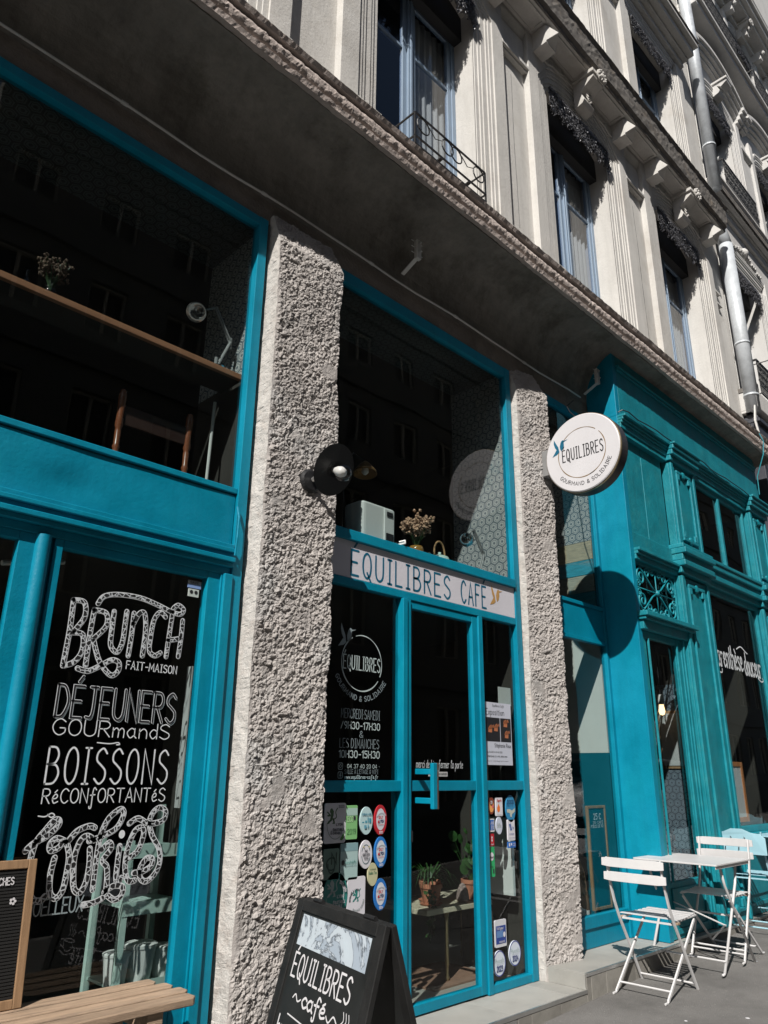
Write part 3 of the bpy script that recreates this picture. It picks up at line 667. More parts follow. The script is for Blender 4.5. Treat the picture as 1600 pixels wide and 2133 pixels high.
def wall_floor(parent, name, cxs, hw, z0, zo0, zs, rise, z1, y0, y1, xs, xe, m):
    """wall of one storey with arched or square openings"""
    mb = MB(); x = xs
    for cx in cxs:
        mb.box(x, cx - hw, y0, y1, z0, z1)
        if zo0 > z0: mb.box(cx - hw, cx + hw, y0, y1, z0, zo0)
        if rise > 0:
            pts = arc_pts(cx, hw, zs, rise); mb.prism_y([(cx - hw, z1)] + [(px, pz) for px, pz in pts] + [(cx + hw, z1)], y0, y1)
        else: mb.box(cx - hw, cx + hw, y0, y1, zs, z1)
        x = cx + hw
    mb.box(x, xe, y0, y1, z0, z1)
    return mb.build(name, m, parent)
def surround(parent, cx, hw, z0, zs, rise, y, m, full=True):
    mb = MB()
    for s_ in (-1, 1):
        def X(a, b): return (cx - b, cx - a) if s_ < 0 else (cx + a, cx + b)
        for a, b, d in ((hw, hw + .05, .012), (hw + .05, hw + .09, .024), (hw + .09, hw + .16, .034), (hw + .16, hw + .20, .046), (hw + .20, hw + .25, .056), (hw + .25, hw + .44, .072)):
            p, q = X(a, b); mb.box(p, q, y - d, y + .01, z0 + (.42 if b < hw + .26 else .0), zs if b < hw + .26 else zs + .25)
        p, q = X(hw, hw + .455); mb.box(p, q, y - .085, y + .008, z0, z0 + .42)
        if rise > 0 and full: pass
    if rise > 0:
        for dr0, dr1, d in ((0, .05, .012), (.05, .09, .024), (.09, .16, .034), (.16, .20, .046), (.20, .25, .056)):
            A = arc_pts(cx, hw, zs, rise, 16, dr0 + .0005); Bq = arc_pts(cx, hw, zs, rise, 16, dr1)
            A[0] = (cx - hw - dr0, zs); A[-1] = (cx + hw + dr0, zs); Bq[0] = (cx - hw - dr1, zs); Bq[-1] = (cx + hw + dr1, zs)
            for i in range(16): mb.prism_y([A[i], A[i + 1], Bq[i + 1], Bq[i]], y - d, y + .01)
    else:
        for a, b, d in ((0, .05, .012), (.05, .09, .024), (.09, .16, .034), (.16, .20, .046), (.20, .25, .056)):
            mb.box(cx - hw - b, cx + hw + b, y - d, y + .01, zs + a, zs + b)
    return mb.build('window_surround', m, parent, .004)
def keystone(parent, cx, zs, y, m, h=.5, rosette=True):
    mb = MB(); z0 = zs + .02; z1 = zs + h
    prof = [(y, z0), (y - .11, z0 + .03), (y - .14, z0 + .08), (y - .10, z0 + .2), (y - .17, z1 - .12), (y - .28, z1 - .05), (y - .29, z1), (y, z1)]
    mb.prism_x([(a, b) for a, b in prof][::-1], cx - .12, cx + .12)
    mb.box(cx - .15, cx + .15, y - .30, y, z1, z1 + .05)
    k = mb.build('keystone', m, parent, .006)
    q = MB()
    if rosette:
        c = Vector((cx, y - .325, z1 - .02)); q.lathe([(.02, -.02), (.09, -.015), (.10, .0), (.06, .02), (.04, .012), (.03, .03), (.004, .036)], c, (0, -1, 0), 16)
        for i in range(10):
            a = i / 10 * 2 * math.pi; p = c + Vector((math.cos(a) * .075, -.012, math.sin(a) * .075)); q.lathe([(.004, -.012), (.024, 0), (.016, .014), (.003, .02)], p, (0, -1, 0), 6)
    for i in range(5):
        zz = z0 + .12 + i * .045
        for s_ in (-1, 1): q.tube([(cx, y - .125, zz - .03), (cx + s_ * .03, y - .15, zz), (cx + s_ * .06, y - .135, zz + .05)], [.006, .012, .003], 5)
    q.build('carved_leaf', m, k)['kind'] = 'stuff'
    return k
def railing(parent, x0, x1, y, z0, z1, depth=0.0, m='iron', dense=False):
    mb = MB()
    mb.bar((x0, y, z1), (x1, y, z1), .02, .03); mb.bar((x0, y, z0), (x1, y, z0), .015, .015); mb.bar((x0, y, z0 + (z1 - z0) * .25), (x1, y, z0 + (z1 - z0) * .25), .01, .01)
    n = max(3, int((x1 - x0) / (.05 if dense else .12)))
    for i in range(n + 1):
        x = x0 + (x1 - x0) * i / n; mb.bar((x, y, z0), (x, y, z1), .01, .01)
    if dense:
        for i in range(n * 2):
            x = x0 + (x1 - x0) * (i + .5) / (n * 2); zz = z0 + (z1 - z0) * (.35 + .45 * ((i * 7) % 3) / 2)
            spiral(mb, x, zz, y, .045, 1 if i % 2 else -1, .006)
    if depth:
        for x in (x0, x1): mb.bar((x, y, z1), (x, y + depth, z1), .02, .03); mb.bar((x, y, z0), (x, y + depth, z0), .015, .015)
    return mb.build('railing', m, parent)

CX = [-4.26, -1.55, 1.16, 3.87, 6.58, 9.29]; HW = .675; YW = -.12
wall_floor(B, 'wall', CX, HW, 5.93, 6.02, 8.92, .20, 9.50, YW, .30, -12, 10.98, 'plaster')
wall_floor(B, 'wall', CX, HW, 9.502, 10.1, 12.75, 0, 13.5, YW, .30, -12, 10.98, 'plaster')
wall_floor(B, 'wall', CX, HW, 13.502, 14.0, 16.6, 0, 18.5, YW, .30, -12, 10.98, 'plaster')
mb = MB(); mb.box(-12, 10.98, .9, 1.0, 5.9, 18.5); mb.box(-12, 10.98, .3, 8, 18.5, 18.7); mb.box(10.88, 10.97, .3, .9, 6, 18.5); mb.build('inner_wall', 'interior', B)
for i, cx in enumerate(CX):
    if cx < .5:   # outside the frame: openings closed by plain shutters
        mb = MB(); mb.box(cx - HW, cx + HW, .1, .14, 6, 12.8); mb.build('shutter', 'shutter', B); continue
    surround(B, cx, HW, 5.98, 8.92, .20, YW, 'plaster')
    # floor 1 window set deep in its reveal
    w = casement(B, cx, HW * 2, 6.12, 8.72, .12, True)
    q = MB(); q.box(cx - HW + .002, cx + HW - .002, .02, .118, 8.60, 9.15); q.build('roller_box', 'shutter', w)
    q = MB(); q.box(cx - HW + .002, cx + HW - .002, -.10, .19, 6.022, 6.115); q.build('sill', 'iron', w)
    # curtain: right casement
    q = MB(); n = 30
    for s0, s1 in ((cx + .08, cx + HW - .02), (cx - HW + .02, cx - HW + .2)):
        vs = []; 
        for k in range(n + 1):
            x = s0 + (s1 - s0) * k / n; y = .245 + .012 * math.sin(k * 1.3)
            vs += [(x, y, 6.15), (x, y, 8.7)]
        q.add(vs, [(2 * k, 2 * k + 2, 2 * k + 3, 2 * k + 1) for k in range(n)])
    q.build('curtain', 'curtain', w)
    valance(w, cx, -.172, 8.95, HW * 2 - .02, .42)
    keystone(B, cx, 9.0, YW - .06, 'plaster', .40)
    # carved scrolls either side of the arch
    q = MB()
    for s_ in (-1, 1):
        spiral(q, cx + s_ * .86, 9.30, YW - .078, .06, s_); spiral(q, cx + s_ * .62, 9.33, YW - .078, .045, -s_); spiral(q, cx + s_ * .34, 9.40, YW - .078, .035, s_)
        q.tube([(cx + s_ * .82, YW - .078, 9.25), (cx + s_ * .72, YW - .082, 9.23), (cx + s_ * .60, YW - .078, 9.30), (cx + s_ * .48, YW - .082, 9.29), (cx + s_ * .34, YW - .078, 9.37)], [.006, .012, .009, .012, .005], 6)
    q.build('carved_scroll', 'plaster', B)['kind'] = 'stuff'
    # raised flat panel that carries arch and scrolls
    q = MB(); pts = arc_pts(cx, HW, 8.92, .20, 14, .25); pts[0] = (cx - HW - .2505, 8.92); pts[-1] = (cx + HW + .2505, 8.92)
    q.prism_y([(cx - HW - .44, 9.17), (cx - HW - .44, 9.44), (cx + HW + .44, 9.44), (cx + HW + .44, 9.1705), (cx + HW + .2505, 9.1705)] + pts[::-1] + [(cx - HW - .2505, 9.1705)], YW - .0715, YW + .01); q.build('spandrel_panel', 'plaster', B)
    # floor 2
    surround(B, cx, HW, 10.0, 12.75, 0, YW, 'plaster')
    w = casement(B, cx, HW * 2, 10.2, 12.55, .12, True)
    q = MB(); q.box(cx - HW + .002, cx + HW - .002, .02, .118, 12.35, 12.74); q.build('roller_box', 'shutter', w)
    q = MB(); q.box(cx + .05, cx + HW - .05, .245, .25, 10.2, 12.4); q.build('curtain', 'curtain', w)
    valance(w, cx, -.165, 12.66, HW * 2 - .02, .36)
    # hood with stepped mouldings over floor 2
    q = MB(); a, b = cx - 1.12, cx + 1.12
    for y_, z0_, z1_ in ((.12, 13.05, 13.16), (.20, 13.16, 13.22), (.30, 13.22, 13.36), (.38, 13.36, 13.44)): q.box(a - y_ * .3, b + y_ * .3, YW - y_, YW + .01, z0_, z1_)
    q.build('window_hood', 'plaster', B, .006)
    q = MB(); q.prism_x([(YW - .40, 13.442), (YW + .01, 13.442), (YW + .01, 13.62), (YW - .39, 13.50)][::-1], a - .12, b + .12); q.build('hood_flashing', 'weathered', B)
    # floor 3 (only grazed by the frame)
    surround(B, cx, HW, 14.0, 16.6, 0, YW, 'plaster'); casement(B, cx, HW * 2, 14.0, 16.6, .12, False)
# recessed panels between the bays
for a, b in zip(CX[1:-1], CX[2:]):
    c = (a + b) / 2
    if c < 2: continue
    for zb, zt in ((6.55, 8.78), (10.5, 12.5)):
        q = MB(); w_ = b - a - 2 * HW - .9
        q.box(c - .25, c + .25, YW - .05, YW + .006, zt, zt + .03); q.box(c - .25, c + .25, YW - .075, YW + .006, zt + .03, zt + .075); q.box(c - .25, c + .25, YW - .03, YW + .006, zt + .075, zt + .11)
        q.build('panel_moulding', 'plaster', B, .004)
        q = MB(); q.box(c - .235, c + .235, YW - .022, YW + .005, zt + .14, zt + .50 ); q.build('raised_panel', 'plaster', B, .004)
q = MB(); q.box(10.24, 10.66, YW - .05, YW + .005, 8.52, 8.555); q.box(10.24, 10.66, YW - .05, YW + .005, 8.30, 8.335); q.build('panel_moulding', 'plaster', B, .003)
# hairline crack between bays
q = MB(); 
for c, zt in ((5.20, 8.6), (7.93, 8.55)):
    pts = [(c + .02 * noise.noise(Vector((c, 0, zz))) + (zt - zz) * .006, YW - .0015, zz) for zz in [zt - k * .12 for k in range(18)]]; q.tube(pts, [.0015 + .0035 * abs(noise.noise(Vector((0, 3, p[2] * 3)))) for p in pts], 4)
q.build('crack', 'ink', B)
# second cornice: cove, panelled soffit, weathered fascia, brackets
C2 = 10.50
q = MB(); q.prism_x([(YW - .001, 9.30), (YW - .03, 9.34), (YW - .06, 9.40), (YW - .06, 9.46), (YW - .31, 9.475), (YW - .31, 9.55), (YW - .001, 9.55)][::-1], -3, C2); q.build('cornice_soffit', 'plaster', B)
q = MB()
xs = sorted([cx + d for cx in CX for d in (-.9, 0, .9)])
for a, b in zip(xs[:-1], xs[1:]):
    if a < 1: continue
    q.frame_ = None
    for (x0, x1, y0, y1) in ((a + .12, b - .12, YW - .28, YW - .25), (a + .12, b - .12, YW - .10, YW - .07), (a + .12, a + .15, YW - .25, YW - .10), (b - .15, b - .12, YW - .25, YW - .10)): q.box(x0, x1, y0, y1, 9.448, 9.474)
q.build('soffit_coffer', 'plaster', B, .003)
def diamond(cx, m='plaster'):
    q = MB(); y0, y1, z0, z1, w = YW - .06, YW - .25, 9.19, 9.455, .10
    q.box(cx - w, cx + w, y1, y0 + .07, z0, z1)
    q.add([(cx - w, y1, z0 + .02), (cx + w, y1, z0 + .02), (cx + w, y1, z1), (cx - w, y1, z1), (cx, y1 - .11, z0 + .13)], [(0, 1, 4), (1, 2, 4), (2, 3, 4), (3, 0, 4)])
    q.build('bracket', m, B, .004)
for x in xs:
    if x > .9 and min(abs(x - c) for c in CX) > .3: diamond(x)
fas = [(YW - .30, 9.476), (YW - .325, 9.49), (YW - .325, 9.53), (YW - .36, 9.56), (YW - .38, 9.84), (YW - .41, 9.88), (YW - .40, 9.91), (YW - .0, 10.05)]
rough_extrude(fas, -3, C2, .045, .008, 14, 'weathered_fascia', 'weathered', wavy=.006)
q = MB(); q.prism_x([(YW, 9.552), (YW, 10.0), (YW - .34, 9.86), (YW - .31, 9.552)], -3, C2 - .002); q.build('cornice_core', 'weathered', B)
# low window guard with rings in front of window A
wg = MB(); x0, x1, y, z0, z1 = 3.265, 4.14, -.50, 5.93, 6.26
for (yy, zz) in ((y, z1), (y, z0 + .10), (y + .0, z0 + .02)): wg.bar((x0, yy, zz), (x1, yy, zz), .012, .012)
for x in (x0, x1): wg.bar((x, y, z1), (x, -.13, z1), .012, .012); wg.bar((x, y, z0 + .02), (x, y, z1), .012, .012); wg.bar((x, y, z0 + .10), (x, -.13, z0 + .1), .012, .012)
for x in (3.55, 3.9): wg.bar((x, -.13, z0 + .0), (x, y - .02, z0 + .06), .03, .012)
for cxr in (3.36, 3.65, 3.76, 4.05):
    pts = [(cxr + .07 * math.cos(a), y, z1 - .08 + .07 * math.sin(a)) for a in [k / 16 * 2 * math.pi for k in range(17)]]; wg.tube(pts, .006, 5, False)
wg.tube([(3.43, y, z1 - .04), (3.5, y, z1 - .1), (3.58, y, z1 - .06)], .004, 4); wg.tube([(3.83, y, z1 - .04), (3.9, y, z1 - .1), (3.98, y, z1 - .06)], .004, 4)
wg.build('window_guard', 'iron', B)
# ================================================================== LEFT SHOPFRONT
def pane(name, x0, x1, z0, z1, y, parent, th=.006): 
    q = MB(); q.box(x0, x1, y, y + th, z0, z1); return q.build(name, 'glass', parent)
SF = MB()
SF.box(2.246, 2.311, -.045, .03, -.1, 4.908); SF.box(-3, 2.246, -.040, .03, 4.845, 4.908)
LS = SF.build('shop_window', 'turq', B, .003, label='left shop window with hand lettering on its lower glass')
q = MB(); q.box(-3, 2.244, -.035, .03, 2.938, 2.972); q.build('sill_rail', 'turq', LS, .004)
# dented sheet panel under the upper glass
me_v = []; nx, nz = 70, 12
for j in range(nz + 1):
    for i in range(nx + 1):
        x = -1.0 + 3.24 * i / nx; z_ = 2.628 + .300 * j / nz
        d = .012 * math.exp(-((x - 1.30) / .13) ** 2 - ((z_ - 2.74) / .07) ** 2) + .004 * math.exp(-((x - 1.45) / .2) ** 2) + .0025 * noise.noise(Vector((x * 3, 0, z_ * 5)))
        me_v.append((x, -.022 + d, z_))
me = bpy.data.meshes.new('panel'); me.from_pydata(me_v, [], [(j * (nx + 1) + i, j * (nx + 1) + i + 1, (j + 1) * (nx + 1) + i + 1, (j + 1) * (nx + 1) + i) for j in range(nz) for i in range(nx)]); me.update()
for p in me.polygons: p.use_smooth = True
link('panel', me, 'turq', LS)
q = MB(); q.box(-3, 2.244, -.004, .03, 2.5, 2.937); q.build('backing', 'turq_dark', LS)
q = MB()
for y_, a, b in ((-.055, 2.600, 2.628), (-.075, 2.575, 2.5995), (-.060, 2.548, 2.5745), (-.078, 2.520, 2.5475)): q.box(-3, 2.243, y_, -.0045, a, b)
q.build('moulding', 'turq', LS, .004)
q = MB(); q.box(-3, 2.243, -.062, .03, 2.495, 2.5195); q.box(-3, 2.243, -.030, .03, 2.455, 2.4945); q.build('transom', 'turq', LS, .003)
q = MB(); q.tube([(2.236, -.062, 2.85), (2.238, -.085, 2.78), (2.234, -.088, 2.66), (2.236, -.075, 2.56)], .007, 6); q.build('bent_strip', 'turq', LS)
# lower frame: profile strips round the lettered glass
q = MB(); q.box(2.192, 2.245, -.060, .03, .0, 2.4549); q.build('stile', 'turq', LS, .004)
q = MB(); q.box(2.107, 2.1915, -.028, .03, .0, 2.4545); q.box(1.275, 1.316, -.026, .03, .0, 2.4545); q.box(1.3165, 2.1065, -.026, .03, 2.415, 2.4545); q.build('sash', 'turq', LS, .003)
q = MB(); q.box(2.180, 2.1905, -.040, -.0285, .0, 2.454); q.build('bead', 'turq', LS, .002)
q = MB(); q.box(1.3165, 2.1065, -.026, .03, -.1, .49); q.box(1.36, 2.06, -.036, -.0265, .02, .44); q.build('panel', 'turq', LS, .004)
q = MB(); q.tube([(1.222, -.020, -.1), (1.222, -.020, 2.4549)], .036, 20, False); q.build('half_round_post', 'turq', LS, smooth=True)
q = MB(); q.box(1.19, 1.2745, -.004, .03, -.1, 2.4548); q.box(1.115, 1.1895, -.022, .03, -.1, 2.4546); q.box(-3, 1.1145, -.022, .03, 2.415, 2.4545); q.build('stile', 'turq', LS, .003)
pane('lettered_pane', 1.318, 2.105, .492, 2.413, .004, LS); pane('pane', .12, 1.113, .3, 2.413, .004, LS); pane('pane', -2.9, 2.244, 2.974, 4.844, .004, LS)
q = MB(); q.box(-3, 1.1145, -.02, .03, -.4, .29); q.build('panel', 'turq', LS, .003)
# ---- lettering on the left glass
PY = YP(-.0005)
def outline_word(s_, x0, z0, h, w, thick, fillm, parent, gap=1.6, sw=.0035, jit=0.0, strokes=None, w0=None, name='lettering', inner='ink'):
    """hollow hand-drawn letters: patterned core with thin white outlines"""
    if strokes is None: strokes, w0 = text_strokes(s_, h, gap=gap, jit=jit)
    a = MB(); c = MB()
    S_ = fit(strokes, w0, x0, z0, w)
    for st in S_:
        ribbon(a, st, thick, YP(-.0010)); ribbon(c, st, thick + sw * 2, YP(-.0002))
    c.build(name, 'white_ink', parent)
    a.build(name + '_fill', fillm, parent)
BRU = [[(1.412, 2.184), (1.414, 2.035), (1.408, 1.876)], [(1.412, 2.184), (1.465, 2.18), (1.476, 2.112), (1.435, 2.038)], [(1.427, 2.032), (1.479, 2.027), (1.486, 1.951), (1.456, 1.898), (1.413, 1.877)], [(1.518, 2.153), (1.513, 2.039), (1.513, 1.887)], [(1.518, 2.153), (1.579, 2.145), (1.587, 2.084), (1.534, 2.016)], [(1.477, 1.871), (1.53, 1.864), (1.587, 1.895), (1.637, 1.926), (1.675, 1.917), (1.676, 1.878), (1.647, 1.854), (1.607, 1.88), (1.569, 1.927), (1.535, 2.008)], [(1.618, 2.16), (1.618, 2.062), (1.623, 1.993), (1.659, 1.967), (1.68, 2.018), (1.682, 2.107), (1.683, 2.17)], [(1.722, 2.167), (1.722, 2.058), (1.718, 1.956)], [(1.724, 2.113), (1.751, 2.171), (1.78, 2.171), (1.794, 2.086), (1.792, 1.964)], [(1.896, 2.174), (1.863, 2.193), (1.833, 2.147), (1.825, 2.054), (1.828, 1.991), (1.86, 1.972), (1.888, 1.989)], [(1.996, 2.17), (1.996, 2.076), (1.991, 1.982)], [(1.925, 2.057), (1.991, 2.075)], [(1.532, 2.186), (1.558, 2.226), (1.63, 2.247), (1.745, 2.249), (1.848, 2.228), (1.923, 2.207), (1.977, 2.201), (1.995, 2.227), (1.961, 2.246), (1.932, 2.218), (1.932, 2.18), (1.927, 2.085), (1.922, 1.974)]]
COO = [[(1.368, 1.099), (1.398, 1.127), (1.451, 1.154), (1.492, 1.193), (1.492, 1.216), (1.47, 1.214), (1.44, 1.178), (1.408, 1.133), (1.396, 1.074), (1.396, 1.01), (1.409, 0.945), (1.43, 0.909), (1.463, 0.902), (1.478, 0.917)], [(1.539, 1.126), (1.496, 1.142), (1.47, 1.123), (1.474, 1.096), (1.503, 1.101), (1.535, 1.126), (1.559, 1.071), (1.559, 0.998), (1.551, 0.933), (1.526, 0.906), (1.497, 0.931), (1.489, 1.003), (1.497, 1.065)], [(1.549, 1.132), (1.582, 1.169), (1.633, 1.187), (1.661, 1.179)], [(1.665, 1.127), (1.631, 1.146), (1.603, 1.13), (1.585, 1.07), (1.589, 0.996), (1.602, 0.935), (1.63, 0.92), (1.651, 0.958), (1.657, 1.025), (1.65, 1.093)], [(1.642, 1.125), (1.695, 1.14), (1.763, 1.172), (1.792, 1.229), (1.78, 1.254), (1.753, 1.244), (1.717, 1.209), (1.694, 1.147), (1.687, 1.057), (1.687, 0.925)], [(1.703, 1.083), (1.738, 1.113), (1.75, 1.088), (1.717, 1.041), (1.74, 1.012), (1.749, 0.95), (1.745, 0.896), (1.702, 0.873), (1.649, 0.868)], [(1.743, 0.91), (1.787, 0.933), (1.829, 0.923), (1.826, 0.889), (1.796, 0.874), (1.761, 0.894)], [(1.791, 1.096), (1.79, 1.03), (1.791, 0.967), (1.801, 0.949), (1.816, 0.962)], [(1.838, 1.041), (1.884, 1.073), (1.905, 1.145), (1.888, 1.171), (1.856, 1.154), (1.832, 1.083), (1.83, 1.006), (1.85, 0.949), (1.884, 0.946)], [(1.826, 1.191), (1.866, 1.212), (1.911, 1.192), (1.947, 1.187), (1.999, 1.2), (2.008, 1.238), (1.978, 1.257), (1.945, 1.239), (1.928, 1.195), (1.949, 1.135), (1.992, 1.075), (2.003, 1.016), (1.983, 0.967), (1.944, 0.938), (1.912, 0.954), (1.906, 0.997), (1.931, 1.035), (1.962, 1.033), (1.961, 1.004), (1.921, 0.982), (1.875, 0.978)]]
def outline_strokes(sts, thick, fillm, name, sw=.0035):
    a = MB(); c = MB()
    for st in sts: ribbon(a, st, thick, YP(-.0012)); ribbon(c, st, thick + sw * 2, YP(-.0003))
    o = c.build(name, 'white_ink', LS); o2 = a.build(name + '_fill', fillm, LS)
outline_strokes([crom(q_, 6) for q_ in BRU], .019, 'pebble', 'word_brunch')
write('word_fait_maison', 'FAIT-MAISON', 1.715, 1.893, .038, .275, .0045, PY, 'white_ink', LS)
dj, w0 = text_strokes('DÉJEUNERS', .142, gap=1.7); outline_strokes(fit(dj, w0, 1.405, 1.650, .60), .0085, 'ink', 'word_dejeuners', .0026)
q = MB()                                      # hatched shading of the letters
for st in fit(dj, w0, 1.412, 1.640, .60): ribbon(q, st, .0025, YP(-.0001))
q.build('letter_shading', 'letter_grey', LS)
write('word_gourmands', 'GOURmandS', 1.405, 1.572, .070, .58, .0048, PY, 'white_ink', LS, gap=1.2)
write('word_boissons', 'BOISSONS', 1.405, 1.365, .155, .59, .0082, PY, 'white_ink', LS, gap=2.2)
write('word_reconfortantes', 'RéCONfORTANTéS', 1.405, 1.285, .060, .59, .0048, PY, 'white_ink', LS, gap=1.4)
q = MB(); ribbon(q, crom([(1.40, 1.235), (1.43, 1.232), (1.455, 1.245), (1.47, 1.236), (1.455, 1.228), (1.44, 1.24)]), .005, PY); ribbon(q, crom([(1.62, 1.545), (1.68, 1.542), (1.72, 1.548), (1.73, 1.540), (1.715, 1.538)]), .005, PY)
q.build('flourish', 'white_ink', LS)
outline_strokes([crom(s_, 6) for s_ in COO], .0195, 'pebble', 'word_cookies')
q = MB(); disc(q, 1.795, 1.146, .015, .018, YP(-.0004), 16); q.build('letter_dot', 'white_ink', LS)
write('word_moelleux', 'MOELLEUX', 1.40, .845, .06, .25, .006, PY, 'letter_grey', LS, gap=1.2)
q = MB(); q.box(2.005, 2.085, -.0015, .003, 2.372, 2.392); q.build('sticker', flat('sticker_grey', (.3, .3, .3)), LS)
write('sticker_text', 'SAVE', 2.018, 2.376, .012, .05, .002, YP(-.003), 'ink', LS)
q = MB(); q.box(2.005, 2.085, -.0015, .003, 2.352, 2.371); q.build('sticker', flat('sticker_bluewhite', (.2, .3, .55)), LS)
q = MB(); q.box(2.012, 2.075, -.0015, .003, 2.305, 2.347); q.build('sticker', flat('sticker_pale', (.45, .5, .48)), LS)
q = MB()
for a in (-.014, .014): disc(q, 2.043 + a, 2.330, .010, .010, YP(-.003), 12)
q.build('sticker_owl', 'ink', LS)

# ================================================================== CENTRE SHOPFRONT AND DOOR
mb = MB(); mb.box(4.957, 5.029, -.035, .03, .067, 4.9075); mb.box(2.88, 4.957, -.030, .03, 4.815, 4.9075); mb.box(2.88, 2.95, -.035, .03, .067, 4.815)
CS = mb.build('shop_window', 'turq', B, .003, label='middle shop window over the glazed cafe door')
q = MB(); q.box(2.95, 4.957, -.050, .03, 2.862, 2.930); q.build('sill_rail', 'turq', CS, .004)
q = MB(); q.box(2.95, 4.957, -.030, .03, 2.560, 2.612); q.build('transom', 'turq', CS, .004)
pane('pane', 2.95, 4.957, 2.932, 4.814, .004, CS)
q = MB(); q.box(3.628, 3.672, -.048, .03, .067, 2.5595); q.box(3.6725, 3.716, -.036, .03, .067, 2.5595); q.build('door_post', 'turq', CS, .004)
q = MB(); q.box(4.462, 4.510, -.036, .03, .067, 2.5595); q.build('door_post', 'turq', CS, .004)
for a_ in ((2.95, 3.6275, 1.318, 1.382), (4.5105, 4.9565, 1.318, 1.382), (2.95, 3.6275, .067, .30), (4.5105, 4.9565, .067, .118)):
    q = MB(); q.box(a_[0], a_[1], -.030, .03, a_[2], a_[3]); q.build('rail', 'turq', CS, .003)
pane('pane', 2.95, 3.6275, 1.383, 2.559, .004, CS); pane('pane', 2.95, 3.6275, .30, 1.317, .004, CS)
pane('pane', 4.5105, 4.9565, 1.383, 2.559, .004, CS); pane('pane', 4.5105, 4.9565, .119, 1.317, .004, CS)
mb = MB(); mb.box(3.718, 3.735, -.022, .03, .075, 2.556); mb.box(4.40, 4.4605, -.022, .03, .075, 2.556); mb.box(3.735, 4.40, -.0205, .03, 2.505, 2.556); mb.box(3.735, 4.40, -.0205, .03, 1.318, 1.382); mb.box(3.735, 4.40, -.0205, .03, .075, .130)
DR = mb.build('cafe_door', 'turq', B, .003)
pane('pane', 3.735, 4.40, 1.383, 2.504, .004, DR); pane('pane', 3.735, 4.40, .131, 1.317, .004, DR)
# chipped pull handle: vertical flat bar held by two arms
q = MB(); q.box(3.764, 3.79, -.155, -.022, 1.420, 1.455); q.box(3.764, 3.79, -.155, -.022, 1.245, 1.280); q.box(3.762, 3.80, -.185, -.155, 1.215, 1.490)
hd = q.build('handle', 'turq', DR, .004)
q = MB(); q.box(3.8002, 3.812, -.186, -.153, 1.214, 1.491); q.build('worn_edge', mat('worn_brown_metal', (.07, .035, .022), .5, .3, 20, .001, 60, col2=(0, .25, .3), c2=1, c2scale=18), hd, .002)
q = MB(); q.box(3.722, 3.734, -.034, -.0225, 1.02, 1.085); q.build('lock', 'ink', DR, .002)
# ---- fascia sign board
t_ = MB(); t_.box(2.952, 4.955, -.026, .002, 2.6135, 2.8605)
SG = tag(t_.build('fascia_board', 'boardwhite', None, .002), 'long white name board reading ÉQUILIBRES CAFÉ above the cafe door', 'sign')
PB = YP(-.0275)
write('lettering', 'ÉQUILIBRES', 3.155, 2.636, .168, .99, .0145, PB, 'lettblue', SG, gap=2.6)
write('lettering', 'CAFÉ', 4.275, 2.636, .168, .30, .0145, PB, 'lettblue', SG, gap=2.6)
q = MB(); bird(q, 4.625, 2.675, .165, PB); q.build('bird_logo', 'gold', SG)
# ---- lettering on the left door-side pane
PD = YP(-.0008)
q = MB(); brush_ring(q, 3.295, 2.085, .175, PD, 120, 325, .009); brush_ring(q, 3.295, 2.085, .175, PD, 335, 470, .007); q.build('ring_logo', 'pale_vinyl', CS)
q = MB(); bird(q, 3.085, 2.17, .15, PD); q.build('bird_logo', 'letter_grey', CS)
write('lettering', 'ÉQUILIBRES', 3.135, 2.040, .085, .32, .0075, PD, 'pale_vinyl', CS, gap=2.2)
q = MB(); arc_text(q, 'GOURMAND & SOLIDAIRE', 3.295, 2.095, .232, R_(268), R_(128), .030, .0045, PD); q.build('lettering', 'letter_grey', CS)
for s_, z_, h_, x_, w_, sw_, mm in (('MERCREDI@SAMEDI', 1.742, .056, 3.13, .33, .0034, 'letter_grey'), ('/9H30-17H30', 1.680, .040, 3.13, .33, .0058, 'pale_vinyl'), ('&', 1.632, .036, 3.285, .03, .004, 'letter_grey'), ('LES DIMANCHES', 1.568, .054, 3.125, .33, .0034, 'letter_grey'), ('10H30-15H30', 1.512, .040, 3.12, .34, .0058, 'pale_vinyl'), ('@ 04 37 40 20 04 @', 1.452, .022, 3.17, .29, .0028, 'pale_vinyl'), ('SALLE À L\'ÉTAGE & WIFI', 1.420, .024, 3.17, .28, .0020, 'letter_grey'), ('www.equilibres-cafe.fr', 1.392, .020, 3.17, .28, .003, 'pale_vinyl')):
    write('lettering', s_, x_, z_, h_, w_, sw_, PD, mm, CS)
q = MB()
for z_ in (1.462, 1.412):
    rr = rrect(3.118, 3.153, z_ - .018, z_ + .018, .008); ribbon(q, rr + [rr[0]], .003, PD)
a = [(3.1355 + .008 * math.cos(k / 10 * 6.2832), 1.462 + .008 * math.sin(k / 10 * 6.2832)) for k in range(11)]; ribbon(q, a, .003, PD)
ribbon(q, [(3.140, 1.424), (3.136, 1.420), (3.136, 1.398)], .004, PD); ribbon(q, [(3.130, 1.411), (3.142, 1.411)], .004, PD); q.build('social_icon', 'pale_vinyl', CS)
write('lettering', 'merci de bien fermer la porte', 3.80, 1.462, .050, .48, .0032, YP(-.0008), 'white_ink', DR, gap=1.0, shear=.5)
q = MB(); q.box(3.925, 4.115, -.0012, .003, 1.408, 1.438); q.build('notice', 'bag', DR)
write('notice_text', 'ATTENTION AUX MARCHES', 3.935, 1.418, .011, .17, .0018, YP(-.0022), 'ink', DR)

